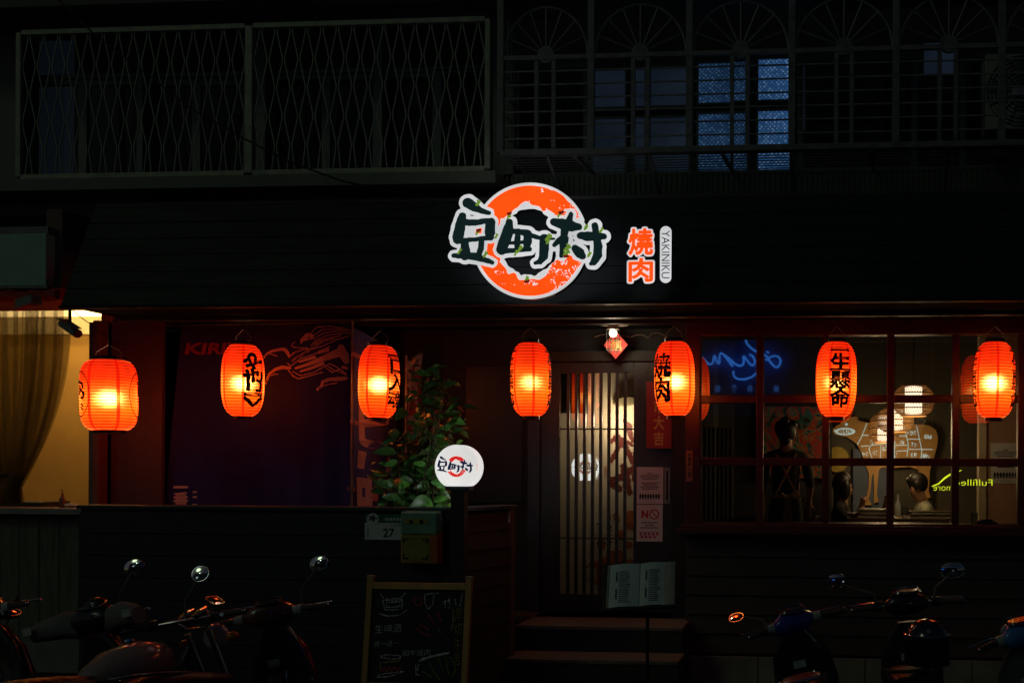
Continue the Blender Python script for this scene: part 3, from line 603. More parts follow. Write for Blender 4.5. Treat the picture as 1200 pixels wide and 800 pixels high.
def bottle(x, y, z, label, m):
    o = thing('bottle', label, 'bottle', (x, y, z), group='bottles on the tables'); MB().lathe([(.03, .001), (.032, .12), (.012, .17), (.012, .22)], 18, (x, y, z)).build('body', m, o, smooth=True); MB().lathe([(.014, .2205), (.014, .235)], 14, (x, y, z)).build('cap', steel, o)
bowl(ta[0] + .07, 1.6, ta[2], 'small pale bowl before the woman with clasped hands', white_c); bowl(tb[0] + .2, 1.95, tb[2], 'dark bowl under the bowed diner', mat('dark_bowl', (.06, .03, .02), .3)); bowl(tb[1] - .1, 1.75, tb[2], 'pale bowl at the table end beside the neon words', white_c)
bottle(ta[1] - .05, 1.9, ta[2], 'dark sauce bottle on the table of the woman with clasped hands', mat('sauce_glass', (.05, .02, .012), .15)); bottle(tb[0] + .05, 2.0, tb[2], 'pale water bottle on the table of the diner in pale shirt', mat('water_bottle', (.35, .4, .38), .2))
sill_n = MB(); q = []
for k in range(24): a = k * math.pi / 12; q.append((.10 * math.cos(a) * (1 + .2 * math.sin(3 * a)), .05 * math.sin(a)))
nap = MB().loft([((PX(1156, .09) + x, .085, zbm + .004 + .012 * h), (.10 * s, 0, 0), (0, .03 * s, 0)) for x, h, s in ((0, 0, 1), (.01, 1, .9), (-.01, 2, .7), (.02, 3.2, .4))], 14).build('folded_cloth', mat('cloth_pink', (.5, .36, .28), .9), None); tag(nap, 'crumpled pale cloth lying inside the window corner', 'cloth')
MB().box(xl, XR, .07, .2, zbm - .06, zbm + .003).build('inner_ledge', red_wood, bld)
o = MB().lathe([(.025, 0), (.03, .09), (.027, .09), (.022, .008)], 16, (PX(1143, .1), .13, zbm + .004)).build('tumbler', clear, None, smooth=True); tag(o, 'clear tumbler on the inner window ledge beside the pale cloth', 'glass', 'tumblers on the tables')

# ---- people: one skinned body each
skin_m = mat('skin', (.45, .25, .16), .5, var=.08); hair_m = mat('black_hair', (.012, .010, .009), .45, var=.3)
def person(label, J, bones, rad, cloth, skin_bones, loc, rz, extra=None):
    o = thing('person', label, 'person', loc, rz)
    names = list(J); idx = {n: i for i, n in enumerate(names)}
    me = bpy.data.meshes.new('body'); me.from_pydata([J[n] for n in names], [(idx[a], idx[c]) for a, c in bones], [])
    tmp = bpy.data.objects.new('tmp', me); COL.objects.link(tmp); md = tmp.modifiers.new('s', 'SKIN'); md.use_smooth_shade = True
    if not me.skin_vertices: me.attributes
    for n in names:
        r = rad[n]; sv_ = me.skin_vertices[0].data[idx[n]]; sv_.radius = r if isinstance(r, tuple) else (r, r); sv_.use_root = (n == 'pelvis')
    sb = tmp.modifiers.new('u', 'SUBSURF'); sb.levels = 2; sb.render_levels = 2
    dg = bpy.context.evaluated_depsgraph_get(); out = bpy.data.meshes.new_from_object(tmp.evaluated_get(dg)); out.name = 'body'; bpy.data.objects.remove(tmp)
    out.materials.clear(); mats = [cloth[0], skin_m, cloth[1]]
    for m in mats: out.materials.append(m)
    A = np.array([J[a] for a, c in bones], float); B = np.array([J[c] for a, c in bones], float); cat = np.array([1 if (a, c) in skin_bones else (2 if c.startswith(('knee', 'foot', 'toe')) else 0) for a, c in bones])
    for p in out.polygons:
        q = np.array(p.center); D = B - A; t_ = np.clip(((q - A) * D).sum(1) / ((D * D).sum(1) + 1e-9), 0, 1); ds = np.linalg.norm(A + D * t_[:, None] - q, axis=1); p.material_index = int(cat[ds.argmin()]); p.use_smooth = True
    ob = link('body', out, o, local=True); return o, ob
FING = [('thumb', -.03, .045, -.8), ('index', -.024, .085, -.25), ('middle', -.008, .092, 0), ('ring', .008, .086, .12), ('little', .023, .068, .3)]
def hand(J, rad, bones, skin_b, side, wrist, pdir, across, curl):
    """palm and five bent fingers from the wrist"""
    pd, ac, cu = Vector(pdir).normalized(), Vector(across).normalized(), Vector(curl).normalized(); wv_ = Vector(J[wrist]); pn = 'palm' + side
    J[pn] = tuple(wv_ + pd * .06); rad[pn] = (.036, .016); bones.append((wrist, pn)); skin_b.add((wrist, pn))
    for n, off, ln, sp in FING:
        base = wv_ + pd * (.03 if n == 'thumb' else .085) + ac * off * (1.3 if n == 'thumb' else 1); d1 = (pd + ac * (-.9 if n == 'thumb' else off * 4)).normalized(); pts = [base, base + d1 * ln * .4 + cu * .004, base + d1 * ln * .65 + cu * ln * .25, base + d1 * ln * .75 + cu * ln * .48]
        prev = pn if n != 'thumb' else wrist
        for k, p_ in enumerate(pts): q = f'{n}{k}{side}'; J[q] = tuple(p_); rad[q] = .0095 - .0008 * k; bones.append((prev, q)); skin_b.add((prev, q)); prev = q
def base_body(seated=False, lean=(0, 0), h=1.0):
    J, r = {}, {}
    def a(n, x, y, z, rr): J[n] = (x, y, z); r[n] = rr
    ly = lean[1]
    a('pelvis', 0, 0, .95 * h, (.155, .11)); a('waist', 0, ly * .2, 1.10 * h, (.13, .095)); a('chest', 0, ly * .6, 1.30 * h, (.165, .11)); a('collar', 0, ly * .9, 1.43 * h, (.10, .075)); a('neck', 0, ly, 1.49 * h, (.052, .055)); a('jaw', 0, ly * 1.25 - .012, 1.565 * h, (.058, .072)); a('skull', 0, ly * 1.4 + .0, 1.655 * h, (.078, .095)); a('crown', 0, ly * 1.4 + .005, 1.715 * h, (.055, .07))
    a('nose', 0, ly * 1.3 - .088, 1.605 * h, .010)
    return J, r
def head_face(o, J, facing_y=-1, hm=hair_m, style='bun'):
    s = Vector(J['skull']); par_ = o
    hb = MB(); hb.ell((s.x, s.y + .022, s.z + .012), .088, .102, .112, 18, 12)
    if style == 'puffy': hb.ell((s.x, s.y + .03, s.z + .01), .102, .105, .115, 18, 12).ell((s.x + .015, s.y + .085, s.z + .09), .05, .05, .045, 14, 8).ell((s.x - .05, s.y + .05, s.z + .06), .06, .06, .05, 12, 8).ell((s.x + .06, s.y + .03, s.z + .03), .055, .06, .07, 12, 8).ell((s.x + .01, s.y + .08, s.z - .09), .05, .03, .05, 12, 8)
    if style == 'bun': hb.ell((s.x, s.y + .10, s.z + .085), .045, .045, .042, 12, 8)
    if style == 'short': hb.ell((s.x, s.y + .015, s.z + .03), .096, .112, .105, 18, 12).ell((s.x - .02, s.y - .075, s.z + .045), .06, .03, .035, 12, 8).ell((s.x + .075, s.y + .0, s.z - .0), .03, .05, .06, 10, 8).ell((s.x - .075, s.y + .0, s.z - .0), .03, .05, .06, 10, 8)
    if style == 'long': hb.ell((s.x, s.y + .03, s.z + .015), .10, .11, .122, 18, 12).ell((s.x - .07, s.y - .01, s.z - .05), .04, .06, .11, 12, 10).ell((s.x + .07, s.y - .01, s.z - .05), .04, .06, .11, 12, 10).loft([((s.x, s.y + .05, s.z + .03), (.088, 0, 0), (0, .075, 0)), ((s.x, s.y + .07, s.z - .10), (.085, 0, 0), (0, .05, 0)), ((s.x, s.y + .085, s.z - .24), (.07, 0, 0), (0, .035, 0))], 14, 2)
    hb.build('hair', hm, o, smooth=True, local=True)
    e = MB()
    for sx in (-1, 1): e.ell((s.x + sx * .031, s.y - .084, s.z - .03), .011, .006, .006, 10, 6)
    e.build('eyes', mat('dark_eye', (.02, .015, .012), .2), o, local=True, smooth=True)
    MB().ell((s.x, s.y - .078, s.z - .098), .02, .008, .006, 10, 6).build('mouth', mat('lips', (.35, .12, .1), .5), o, local=True, smooth=True)
    ea = MB()
    for sx in (-1, 1): ea.ell((s.x + sx * .082, s.y + .005, s.z - .03), .012, .022, .032, 10, 8)
    ea.build('ears', skin_m, o, local=True, smooth=True)
CORE = [('pelvis', 'waist'), ('waist', 'chest'), ('chest', 'collar'), ('collar', 'neck'), ('neck', 'jaw'), ('jaw', 'skull'), ('skull', 'crown'), ('jaw', 'nose')]
SKB = {('neck', 'jaw'), ('jaw', 'skull'), ('skull', 'crown'), ('jaw', 'nose'), ('collar', 'neck')}
bt = mat('black_shirt', (.014, .013, .014), .85, var=.4, bump=1.0, bscale=14); tr = mat('dark_trousers', (.018, .018, .022), .85, var=.3)
# waiter, back to the window
J, rad = base_body(); bones = list(CORE); sk = set(SKB)
for sx, n in ((-1, 'l'), (1, 'r')):
    J['sh' + n] = (sx * .185, .01, 1.40); rad['sh' + n] = .062; J['el' + n] = (sx * .235, .03, 1.13); rad['el' + n] = .045; J['wr' + n] = (sx * .225, -.12, .95); rad['wr' + n] = .031
    J['hip' + n] = (sx * .095, 0, .88); rad['hip' + n] = .095; J['knee' + n] = (sx * .1, -.01, .48); rad['knee' + n] = .06; J['foot' + n] = (sx * .1, .02, .06); rad['foot' + n] = .042; J['toe' + n] = (sx * .11, -.14, .03); rad['toe' + n] = .032
    bones += [('collar', 'sh' + n), ('sh' + n, 'el' + n), ('el' + n, 'wr' + n), ('pelvis', 'hip' + n), ('hip' + n, 'knee' + n), ('knee' + n, 'foot' + n), ('foot' + n, 'toe' + n)]; sk.add(('el' + n, 'wr' + n))
    hand(J, rad, bones, sk, n, 'wr' + n, (0, -.75, -.65), (sx * -1, 0, 0), (0, -.3, -1))
wo, wb_ = person('waiter seen from behind in black shirt with tan crossed apron straps', J, bones, rad, (bt, tr), sk, (PX(921, 1.28), 1.28, ZLAND), math.pi + .12); wo.scale = (1.045, 1.045, 1.045)
head_face(wo, J, style='puffy')
ap = mat('tan_apron_strap', (.75, .55, .32), .8)
q = MB(); yb = .125
q.bar((-.10, .085, 1.44), (.11, yb + .005, 1.03), .022, .006, ref=(0, 1, 0)).bar((.10, .085, 1.44), (-.11, yb + .012, 1.03), .022, .006, ref=(0, 1, 0))
q.bar((-.15, yb + .0, 1.03), (.15, yb + .0, 1.03), .006, .03, ref=(0, 0, 1)).bar((.0, yb + .012, 1.02), (.035, yb + .02, .55), .035, .005, ref=(0, 1, 0)).bar((-.02, yb + .018, 1.02), (-.05, yb + .024, .62), .035, .005, ref=(0, 1, 0))
q.tube([(0, yb + .02, 1.03), (.05, yb + .03, 1.06), (.07, yb + .03, 1.03), (.01, yb + .025, 1.02), (-.06, yb + .03, 1.06), (-.08, yb + .03, 1.02), (0, yb + .02, 1.03)], .009, 6)
q.build('apron_straps', ap, wo, local=True, smooth=True)
# woman with clasped hands, sitting sideways
def seated(J, rad, bones, sk, arms):
    for sx, n in ((-1, 'l'), (1, 'r')):
        J['sh' + n] = (sx * .165, J['collar'][1] + .01, 1.39); rad['sh' + n] = .055; J['hip' + n] = (sx * .09, -.03, .93); rad['hip' + n] = .09; J['knee' + n] = (sx * .1, -.45, .95); rad['knee' + n] = .062; J['foot' + n] = (sx * .1, -.43, .52); rad['foot' + n] = .04; J['toe' + n] = (sx * .11, -.57, .5); rad['toe' + n] = .03
        e, w_ = arms[n]; J['el' + n] = e; rad['el' + n] = .042; J['wr' + n] = w_; rad['wr' + n] = .028
        bones += [('collar', 'sh' + n), ('sh' + n, 'el' + n), ('el' + n, 'wr' + n), ('pelvis', 'hip' + n), ('hip' + n, 'knee' + n), ('knee' + n, 'foot' + n), ('foot' + n, 'toe' + n)]; sk.add(('el' + n, 'wr' + n))
        pd = Vector(w_) - Vector(e); hand(J, rad, bones, sk, n, 'wr' + n, tuple(pd.normalized() + Vector((-sx * .5, -.2, .25))), (0, sx * .6, .6), (-sx, 0, .1))
def chair(label, loc, rz, m):
    o = thing('dining_chair', label, 'chair', loc, rz, 'dining chairs by the window'); MB().box(-.2, .2, -.2, .2, .43, .47).build('seat', m, o, local=True, bevel=.01); MB().box(-.2, .2, .19, .22, .55, .85).build('backrest', m, o, local=True, bevel=.01)
    for sx in (-1, 1): MB().box(sx * .18 - .015, sx * .18 + .015, -.19, -.16, 0, .429).build('leg', black_wood, o, local=True); MB().box(sx * .18 - .015, sx * .18 + .015, .165, .189, 0, .85).build('leg', black_wood, o, local=True)
J, rad = base_body(lean=(0, -.06)); bones = list(CORE); sk = set(SKB); seated(J, rad, bones, sk, {'l': ((-.19, -.24, 1.20), (-.035, -.26, 1.41)), 'r': ((.19, -.24, 1.20), (.035, -.26, 1.41))})
WX, WY = PX(981, 1.95), 1.95
wo2, _ = person('seated woman in black with long dark hair and clasped hands, in profile', J, bones, rad, (bt, tr), sk, (WX, WY, ZLAND - .47), math.pi / 2 - .1); head_face(wo2, J, style='long'); chair('dark chair under the woman with clasped hands', (WX, WY, ZLAND), math.pi / 2 - .1, tw)
# diner in pale shirt, facing the other way, head bowed
J, rad = base_body(lean=(0, -.13)); bones = list(CORE); sk = set(SKB); seated(J, rad, bones, sk, {'l': ((-.20, -.25, 1.13), (-.10, -.45, 1.22)), 'r': ((.20, -.25, 1.13), (.06, -.46, 1.20))})
psh = mat('pale_green_shirt', (.40, .42, .30), .85, var=.15); DX, DY = PX(1094, 2.0), 2.0
wo3, _ = person('seated diner in pale shirt with dark hair, head bowed over the table', J, bones, rad, (psh, tr), sk, (DX, DY, ZLAND - .47), -math.pi / 2 + .15); head_face(wo3, J, style='short'); chair('dark chair under the diner in pale shirt', (DX, DY, ZLAND), -math.pi / 2 + .15, tw)
bc = mat('blue_cloth', (.05, .10, .2), .85)
MB().loft([((PX(872, 1.2), 1.2, ZLAND + .5), (.15, 0, 0), (0, .03, 0)), ((PX(873, 1.2), 1.18, ZLAND + .7), (.16, 0, 0), (0, .03, 0)), ((PX(877, 1.2), 1.2, ZLAND + .88), (.10, 0, 0), (0, .02, 0))], 14, 3).build('blue_jacket', bc, None, smooth=True)
tag(bpy.data.objects['blue_jacket'], 'blue jacket hung over a chair back inside the window', 'jacket')
chair('dark chair carrying the blue jacket', (PX(872, 1.3), 1.3 + .15, ZLAND), math.pi, tw)
# green neon, seen from behind so that it reads mirrored
neon_y = emis('yellow_green_neon', (.62, .72, .02), 1.7)
neo = thing('neon_sign', 'yellow green neon words hanging behind the window, seen reversed', 'neon sign', P(1130, 580, .4)); YN = 1.2
A_, F_ = text2d('Fulfilled', W=(PX(1163, YN) - PX(1119, YN)), H=.062, bold=-.012)
cN = P(1141, 565, YN); A2, F2 = text2d('more', W=(PX(1116, YN) - PX(1094, YN)), H=.042, bold=-.012)
cM = P(1105, 572, YN); q = MB(); q.add([(cN.x - x, YN, cN.z + y) for x, y in A_], F_); q.build('lettering', neon_y, neo, fixn=False); MB().add([(cM.x - x, YN, cM.z + y) for x, y in A2], F2).build('lettering', neon_y, neo, fixn=False)
MB().tube([P(*p_, YN) for p_ in ((1092, 569.5), (1100, 566.5), (1107, 560), (1113, 556), (1120, 553.5), (1127, 550.5))], [.004, .006, .009, .009, .006, .003], 8).build('swash', neon_y, neo, smooth=True)
MB().box(PX(1090, YN), PX(1166, YN), YN - .03, YN - .025, PZ(582, YN, 1130), PZ(546, YN, 1130)).build('clear_backing', glass('acrylic', 1.15, (.97, .97, .97)), neo)
for p_ in (1092, 1164): MB().tube([(PX(p_, YN), YN - .027, PZ(547, YN, 1130)), (PX(p_, YN), YN - .027, 3.69)], .0015, 4).build('wire', steel, neo)

# ------------------------------------------------------------------ vestibule behind the door
scr = mat('cream_screen', (.62, .53, .38), .7, var=.1, scale=2)
ves = thing('vestibule_screen', 'cream paper screen painted with dark red strokes behind the slatted door', 'screen', (PX(700, 1.3), 1.3, ZLAND))
YV = 1.25
MB().box(PX(600, YV), PX(800, YV), YV, YV + .05, ZLAND, ZS).build('panel', scr, ves)
br = [[(716, 517, 2), (724, 512, 4), (731, 520, 4), (741, 540, 3)], [(727, 520, 3), (716, 540, 2.5)], [(733, 517, 3), (741, 521, 2)], [(716, 562, 2.5), (728, 559, 4), (742, 549, 3.5)], [(731, 546, 4), (733, 570, 3)], [(717, 566, 4), (726, 572, 3)], [(735, 560, 4), (738, 577, 3)], [(730, 490, 1), (737, 500, 4), (741, 517, 2)], [(746, 530, 4), (744, 560, 4)]]
off = lambda px, py: (px, py)
field_mesh(MB(), lambda X, Z: strokes_sdf(X, Z, br) + (vnoise(X, Z, 2.2, 3) - .5) * 2.2, 700, 760, 480, 590, 120, lambda x, y: P(x, y, YV - .004)).build('brush_strokes', mat('maroon_paint', (.13, .015, .008), .6), ves, fixn=False)
def swirl(X, Z, seed): a = vnoise(X, Z, 9, seed); b2 = vnoise(X, Z, 5, seed + 1); return np.abs(np.sin(a * 16 + b2 * 5)) * 3 - .75
env = lambda X, Z: np.maximum(np.hypot((X - 718) / 36, (Z - 655) / 52) - 1 + (vnoise(X, Z, 14, 5) - .5) * .8, -9) * 20
field_mesh(MB(), lambda X, Z: np.maximum(swirl(X, Z, 11), env(X, Z)), 675, 760, 590, 705, 150, lambda x, y: P(x, y, YV - .004)).build('line_art', mat('indigo_line', (.03, .04, .07), .7), ves, fixn=False)
field_mesh(MB(), lambda X, Z: np.maximum((.6 - vnoise(X, Z, 11, 21)) * 20, env(X, Z)), 675, 760, 590, 705, 110, lambda x, y: P(x, y, YV - .002)).build('orange_wash', mat('orange_wash', (.45, .12, .02), .7), ves, fixn=False)
put_text('seal', '福印', mat('seal_red', (.4, .04, .03), .6), ves, P(709.5, 552.5, YV - .005), W=.03, H=.12, vertical=True)
MB().box(PX(640, .95), PX(690, .95), .9, .98, PZ(484, .95, 660), ZS).build('dark_valance', mat('dark_valance', (.07, .075, .05), .7), ves)
MB().loft([(P(733, 470, 1.2), (.13, 0, .01), (0, .0, .05)), (P(733, 470, 1.1), (.10, 0, .01), (0, 0, .04))], 16, 2.5).build('lamp_shade', mat('lamp_shade_olive', (.20, .17, .09), .6), ves, smooth=True)
vl = bpy.data.lights.new('vestibule_lamp', 'POINT'); vl.energy = 11; vl.color = (1, .78, .5); vl.shadow_soft_size = .06; vo = bpy.data.objects.new('vestibule_lamp', vl); COL.objects.link(vo); vo.location = P(723, 488, 1.08); vo.parent = ves; vo.location = P(723, 492, 1.0) - ves.location
struct(MB().box(PX(560, .7), PX(600, .7), YD + .16, YV + .05, ZLAND, ZS).build('vestibule_side_wall', plaster))
# ------------------------------------------------------------------ lattice cage on the first floor (diamond bars)
YG = -.6
lat = thing('lattice_grille', 'long olive steel window grille of diamond zigzag bars above the fascia', 'window grille', (PX(300, YG), YG, PZ(205, YG, 300)))
gz0, gz1 = PZ(203, YG, 300), PZ(31, YG, 300); gx0, gx1, gxm = PX(23, YG, 120), PX(576, YG, 100), PX(292.5, YG, 110)
for x, w_ in ((gx0, .045), (gx1 - .03, .045), (gxm, .065)): MB().box(x - w_ / 2, x + w_ / 2, YG - .02, YG + .02, gz0, gz1).build('post', olive_steel, lat, bevel=.004)
for z in (gz0, gz1):
    for a, c in ((gx0 + .024, gxm - .034), (gxm + .034, gx1 - .054)): MB().box(a, c, YG - .02, YG + .02, z - .022, z + .022).build('rail', olive_steel, lat, bevel=.004)
node_z = [PZ(y, YG, 200) for y in (40, 72.9, 106, 140, 173.5, 207)]; step_ = (node_z[0] - node_z[-1]) / 5; amp = .0235
def zig(ph):
    q = MB(); pts = []
    z = gz1 - .02; pts.append((0, 0, z))
    for k in range(0, 7):
        zz = node_z[0] - k * step_ + step_ * 0; s_ = amp if (k + ph) % 2 == 0 else -amp
        for dz in (.018, -.018):
            if gz0 + .02 < zz + dz < gz1 - .02: pts.append((s_, 0, zz + dz))
    pts.append((0, 0, gz0 + .02))
    return q.tube(pts, .0062, 6).mesh('zigzag_bar')
zm = [zig(0), zig(1)]
for m_ in zm: m_.materials.append(olive_steel)
for a, c in ((gx0 + .02, gxm - .03), (gxm + .03, gx1 - .05)):
    n = round((c - a) / .0672)
    for i in range(n): inst('zigzag_bar', zm[i % 2], lat, (a + (i + .5) * (c - a) / n, YG, 0))
# ------------------------------------------------------------------ arched cage
YA = -.75
cg = thing('arched_window_cage', 'projecting steel window cage with fan-shaped arches and a slatted shelf', 'window cage', (PX(890, YA), YA, PZ(175, YA, 890)))
az0 = PZ(173, YA, 890); azr = PZ(61, YA, 890); azt = PZ(1, YA, 890)
thick = [587, 693, 808, 928, 1050, 1174, 1292]
for p_ in thick: x = PX(p_, YA, 100); MB().box(x - .028, x + .028, YA - .02, YA + .02, az0, azt + .1).build('post', dk_steel, cg, bevel=.003)
thin = [629, 649, 742, 759, 858, 876, 980, 998, 1101, 1120]
for p_ in thin: x = PX(p_, YA, 100); MB().box(x - .017, x + .017, YA - .012, YA + .012, az0 + .02, azr - .02).build('post', dk_steel, cg)
xa0, xa1 = PX(587, YA, 100), PX(1292, YA, 100)
MB().box(xa0, xa1, YA - .025, YA + .03, az0 - .03, az0 + .019).build('rail', dk_steel, cg, bevel=.003); MB().box(xa0 + .03, xa1, YA - .018, YA + .018, azr - .02, azr + .016).build('rail', dk_steel, cg)
for k in range(1, 7):
    z = az0 + (azr - az0) * k / 7
    for a, c in zip(thick[:-1], thick[1:]): MB().tube([(PX(a, YA, 100) + .028, YA + .0, z), (PX(c, YA, 100) - .028, YA + .0, z)], .0075, 6).build('bar', steel, cg)
for a, c in zip(thick[:-1], thick[1:]):
    xm, rw = (PX(a, YA, 100) + PX(c, YA, 100)) / 2, (PX(c, YA, 100) - PX(a, YA, 100)) / 2 - .03; rh = azt - azr - .02
    MB().tube([(xm + rw * math.cos(t), YA, azr + .017 + rh * math.sin(t)) for t in [math.pi * i / 24 for i in range(25)]], .011, 6).build('arch', dk_steel, cg, smooth=True)
    MB().lathe([(.07, -.015), (.07, .015)], 24, (xm, YA, azr + .02), (0, 1, 0)).build('hub', dk_steel, cg)
    for i in range(1, 8):
        t = math.pi * i / 8; MB().tube([(xm + .06 * math.cos(t), YA, azr + .02 + .06 * math.sin(t)), (xm + rw * math.cos(t), YA, azr + .017 + rh * math.sin(t))], .008, 6).build('fan_rib', dk_steel, cg)
YAb = YU - .014
for i in range(7): y = YA + .05 + i * (YAb - YA - .06) / 6.3; MB().box(xa0 + .02, xa1, y - .008, y + .008, az0 - .03, az0 - .024).build('shelf_slat', dk_steel, cg)
for p_ in (640, 760, 925, 1110): x = PX(p_, YA); MB().bar((x, YA, az0 - .03), (x + .02, YAb, az0 - .32), .025, .02).build('bracket', dk_steel, cg)
for p_ in (672, 845, 1020): x = PX(p_, YA); MB().bar((x, YA + .02, az0 - .04), (x + .03, YAb, az0 - .036), .03, .02).build('bearer', dk_steel, cg)
for s_ in (0,):  # side of the cage
    for k in range(8): z = az0 + (azt - az0) * k / 7; MB().tube([(xa0, YA + .02, z), (xa0, YAb, z)], .006, 6).build('bar', dk_steel, cg)
    for k in range(1, 6): y = YA + k * .09; MB().tube([(xa0, y, az0), (xa0, y, azt)], .006, 6).build('bar', dk_steel, cg)
# air conditioner
ac = thing('air_conditioner', 'pale outdoor air conditioner unit standing in the arched cage', 'air conditioner', (PX(1195, -.4), -.35, PZ(160, -.4, 1180)))
acm = mat('aged_white_casing', (.34, .34, .27), .6, var=.2); x0, x1 = PX(1153, -.5), PX(1235, -.5); z0, z1 = PZ(152, -.5, 1180), PZ(63, -.5, 1180)
MB().box(x0, x1, -.5, -.25, z0, z1).build('casing', acm, ac, bevel=.012); cx, cz = (x0 + x1) / 2 + .02, (z0 + z1) / 2; q = MB()
for k in range(9): q.tube([(cx + .032 * (k + 1) * math.cos(t * .2618), -.507, cz + .032 * (k + 1) * math.sin(t * .2618)) for t in range(24)], .004, 4, closed=True)
for k in range(16): t = k * math.pi / 8; q.tube([(cx + .03 * math.cos(t), -.506, cz + .03 * math.sin(t)), (cx + .29 * math.cos(t), -.506, cz + .29 * math.sin(t))], .004, 4)
q.build('fan_guard', black, ac); MB().box(cx - .09, cx + .04, -.512, -.502, cz - .035, cz + .035).build('badge', white_c, ac)
for dx in (.08, .5): MB().box(x0 + dx, x0 + dx + .05, -.5, -.28, az0 + .0, z0 - .001).build('foot', black, ac)
# drooping cable across the front
cb = MB(); pts = []
for px, py, Y in ((40, -30, -1.0), (68, 0, -1.0), (110, 40, -1.0), (160, 78, -1.0), (225, 128, -1.0), (285, 162, -1.0), (340, 190, -1.0), (400, 212, -1.0), (450, 223, -.95), (500, 231, -.86)): pts.append(P(px, py, Y))
tag(cb.tube(pts, .008, 6).build('cable', black, None, smooth=True), 'black cable drooping diagonally across the lattice grille', 'cable')

# ------------------------------------------------------------------ main lit sign
sg_w = emis('sign_white', (.62, .63, .64), 1.0); sg_o = emis('sign_orange', (1.0, .075, .004), 1.15); sg_d = mat('sign_dark_green', (.008, .016, .016), .35, emit=(.004, .012, .012), es=1); sg_g = emis('sign_leaf_green', (.17, .30, .03), .8); sg_r = emis('sign_maroon', (.16, .01, .005), .8)
sg_s = mat('sign_return', (.01, .012, .013), .5)
sign = thing('main_sign', 'lit brush-lettered sign with orange ring on the fascia', 'sign', P(620, 350, -1.2)); YS = -1.28
K = 5.335
def S3(x, y): return P(520 + x / K, 205 + y / K, YS)
ch = [
 [(152, 176, 26), (190, 200, 23), (235, 225, 14), (285, 240, 9)],
 [(118, 258, 18), (105, 320, 27), (92, 390, 28), (85, 408, 20)], [(130, 298, 16), (200, 300, 15), (262, 290, 13), (298, 296, 21)], [(292, 300, 24), (290, 360, 26), (292, 388, 18)], [(95, 412, 14), (180, 406, 9), (300, 392, 12)],
 [(134, 420, 18), (136, 470, 24), (135, 500, 28)], [(238, 415, 13), (234, 460, 14), (222, 500, 14)], [(65, 506, 10), (130, 506, 16), (200, 512, 19), (255, 530, 14), (305, 548, 9)],
 [(412, 298, 18), (405, 350, 28), (385, 410, 30), (362, 468, 26)], [(420, 352, 12), (480, 358, 15), (528, 366, 18)], [(466, 365, 14), (460, 420, 15), (462, 470, 14)], [(400, 428, 8), (520, 420, 8)], [(528, 372, 20), (525, 420, 22), (518, 462, 14)], [(350, 476, 14), (430, 474, 12), (540, 466, 10)],
 [(545, 380, 12), (600, 395, 9), (692, 401, 3)], [(630, 400, 24), (630, 460, 24), (625, 510, 22), (604, 542, 14), (574, 552, 7)],
 [(690, 296, 18), (740, 306, 26), (800, 322, 27), (845, 326, 16)], [(797, 246, 10), (785, 290, 18), (760, 345, 20), (745, 420, 16), (738, 508, 9)], [(748, 385, 12), (718, 415, 14), (692, 440, 10)], [(775, 395, 6), (760, 440, 10)], [(822, 460, 18), (850, 488, 26), (868, 506, 18)],
 [(855, 380, 17), (900, 384, 24), (960, 386, 22), (1002, 386, 14)], [(946, 318, 16), (955, 380, 18), (966, 450, 22), (962, 505, 23), (940, 545, 17), (922, 556, 8)]]
def ring_d(X, Z):
    a = np.arctan2(Z - 412, X - 540); r = np.hypot(X - 540, Z - 412); wob = (vnoise(X, Z, 26, 2) - .5) * 22
    outer = r - 344 + (vnoise(a * 60 + 300, r * 0, 9, 4) - .5) * 14 * (np.abs(a) < 1.2); inner = 232 + (vnoise(a * 60 + 300, r * .2, 10, 6) - .5) * 46 - np.hypot((X - 536) * 1.12, Z - 418)
    return np.maximum(outer, inner)
ch = [[(x, y, r * 1.16 + 2.5) for x, y, r in s] for s in ch]
def fill_d(X, Z): return cap_sdf(X, Z, [(180, 350, 34), (225, 350, 34)])
def gl_d(X, Z): return strokes_sdf(X, Z, ch) + (vnoise(X, Z, 18, 1) - .5) * 4
def gap_d(X, Z):        # where the brush runs dry at the ring's far side
    a = np.arctan2(Z - 412, X - 540); return (np.abs(a + .05) - .40) * 300
def white_d(X, Z):
    r = np.hypot(X - 540, Z - 412); ring = np.maximum(r - 364, 208 - np.hypot((X - 536) * 1.12, (Z - 418)) + (vnoise(X, Z, 30, 8) - .5) * 22); ring = np.maximum(ring, -(gap_d(X, Z) + 30))
    return np.minimum(np.minimum(gl_d(X, Z) - 24, ring), fill_d(X, Z))
def orange_d(X, Z):
    d = ring_d(X, Z); a = np.arctan2(Z - 412, X - 540); d = np.maximum(d, -gap_d(X, Z)); fleck = (vnoise(X, Z, 9, 14) - .62) * 60; dry = .9 * ((vnoise(X, Z, 34, 9) + .35 * np.clip(1 - np.abs(np.abs(a) - .62) * 2.2, 0, 1) + .12 * (Z > 500) + .0008 * (X - 540) * (Z < 412)) > .84)
    d = np.where(dry > .3, np.maximum(d, (.32 + .25 * dry - vnoise(X, Z, 8, 15) - .18) * 40), d)
    return np.maximum(np.maximum(d, 20 - gl_d(X, Z)), 0 * X - 99)
bk = Vector((0, .06, 0))
field_mesh(MB(), white_d, 10, 1060, 30, 790, 300, S3, bk).build('white_face', [sg_w, sg_s], sign, fixn=False)
field_mesh(MB(), orange_d, 170, 900, 50, 775, 300, lambda x, y: S3(x, y) + Vector((0, -.004, 0))).build('orange_ring', sg_o, sign, fixn=False)
field_mesh(MB(), gl_d, 40, 1030, 130, 600, 320, lambda x, y: S3(x, y) + Vector((0, -.007, 0))).build('lettering', sg_d, sign, fixn=False)
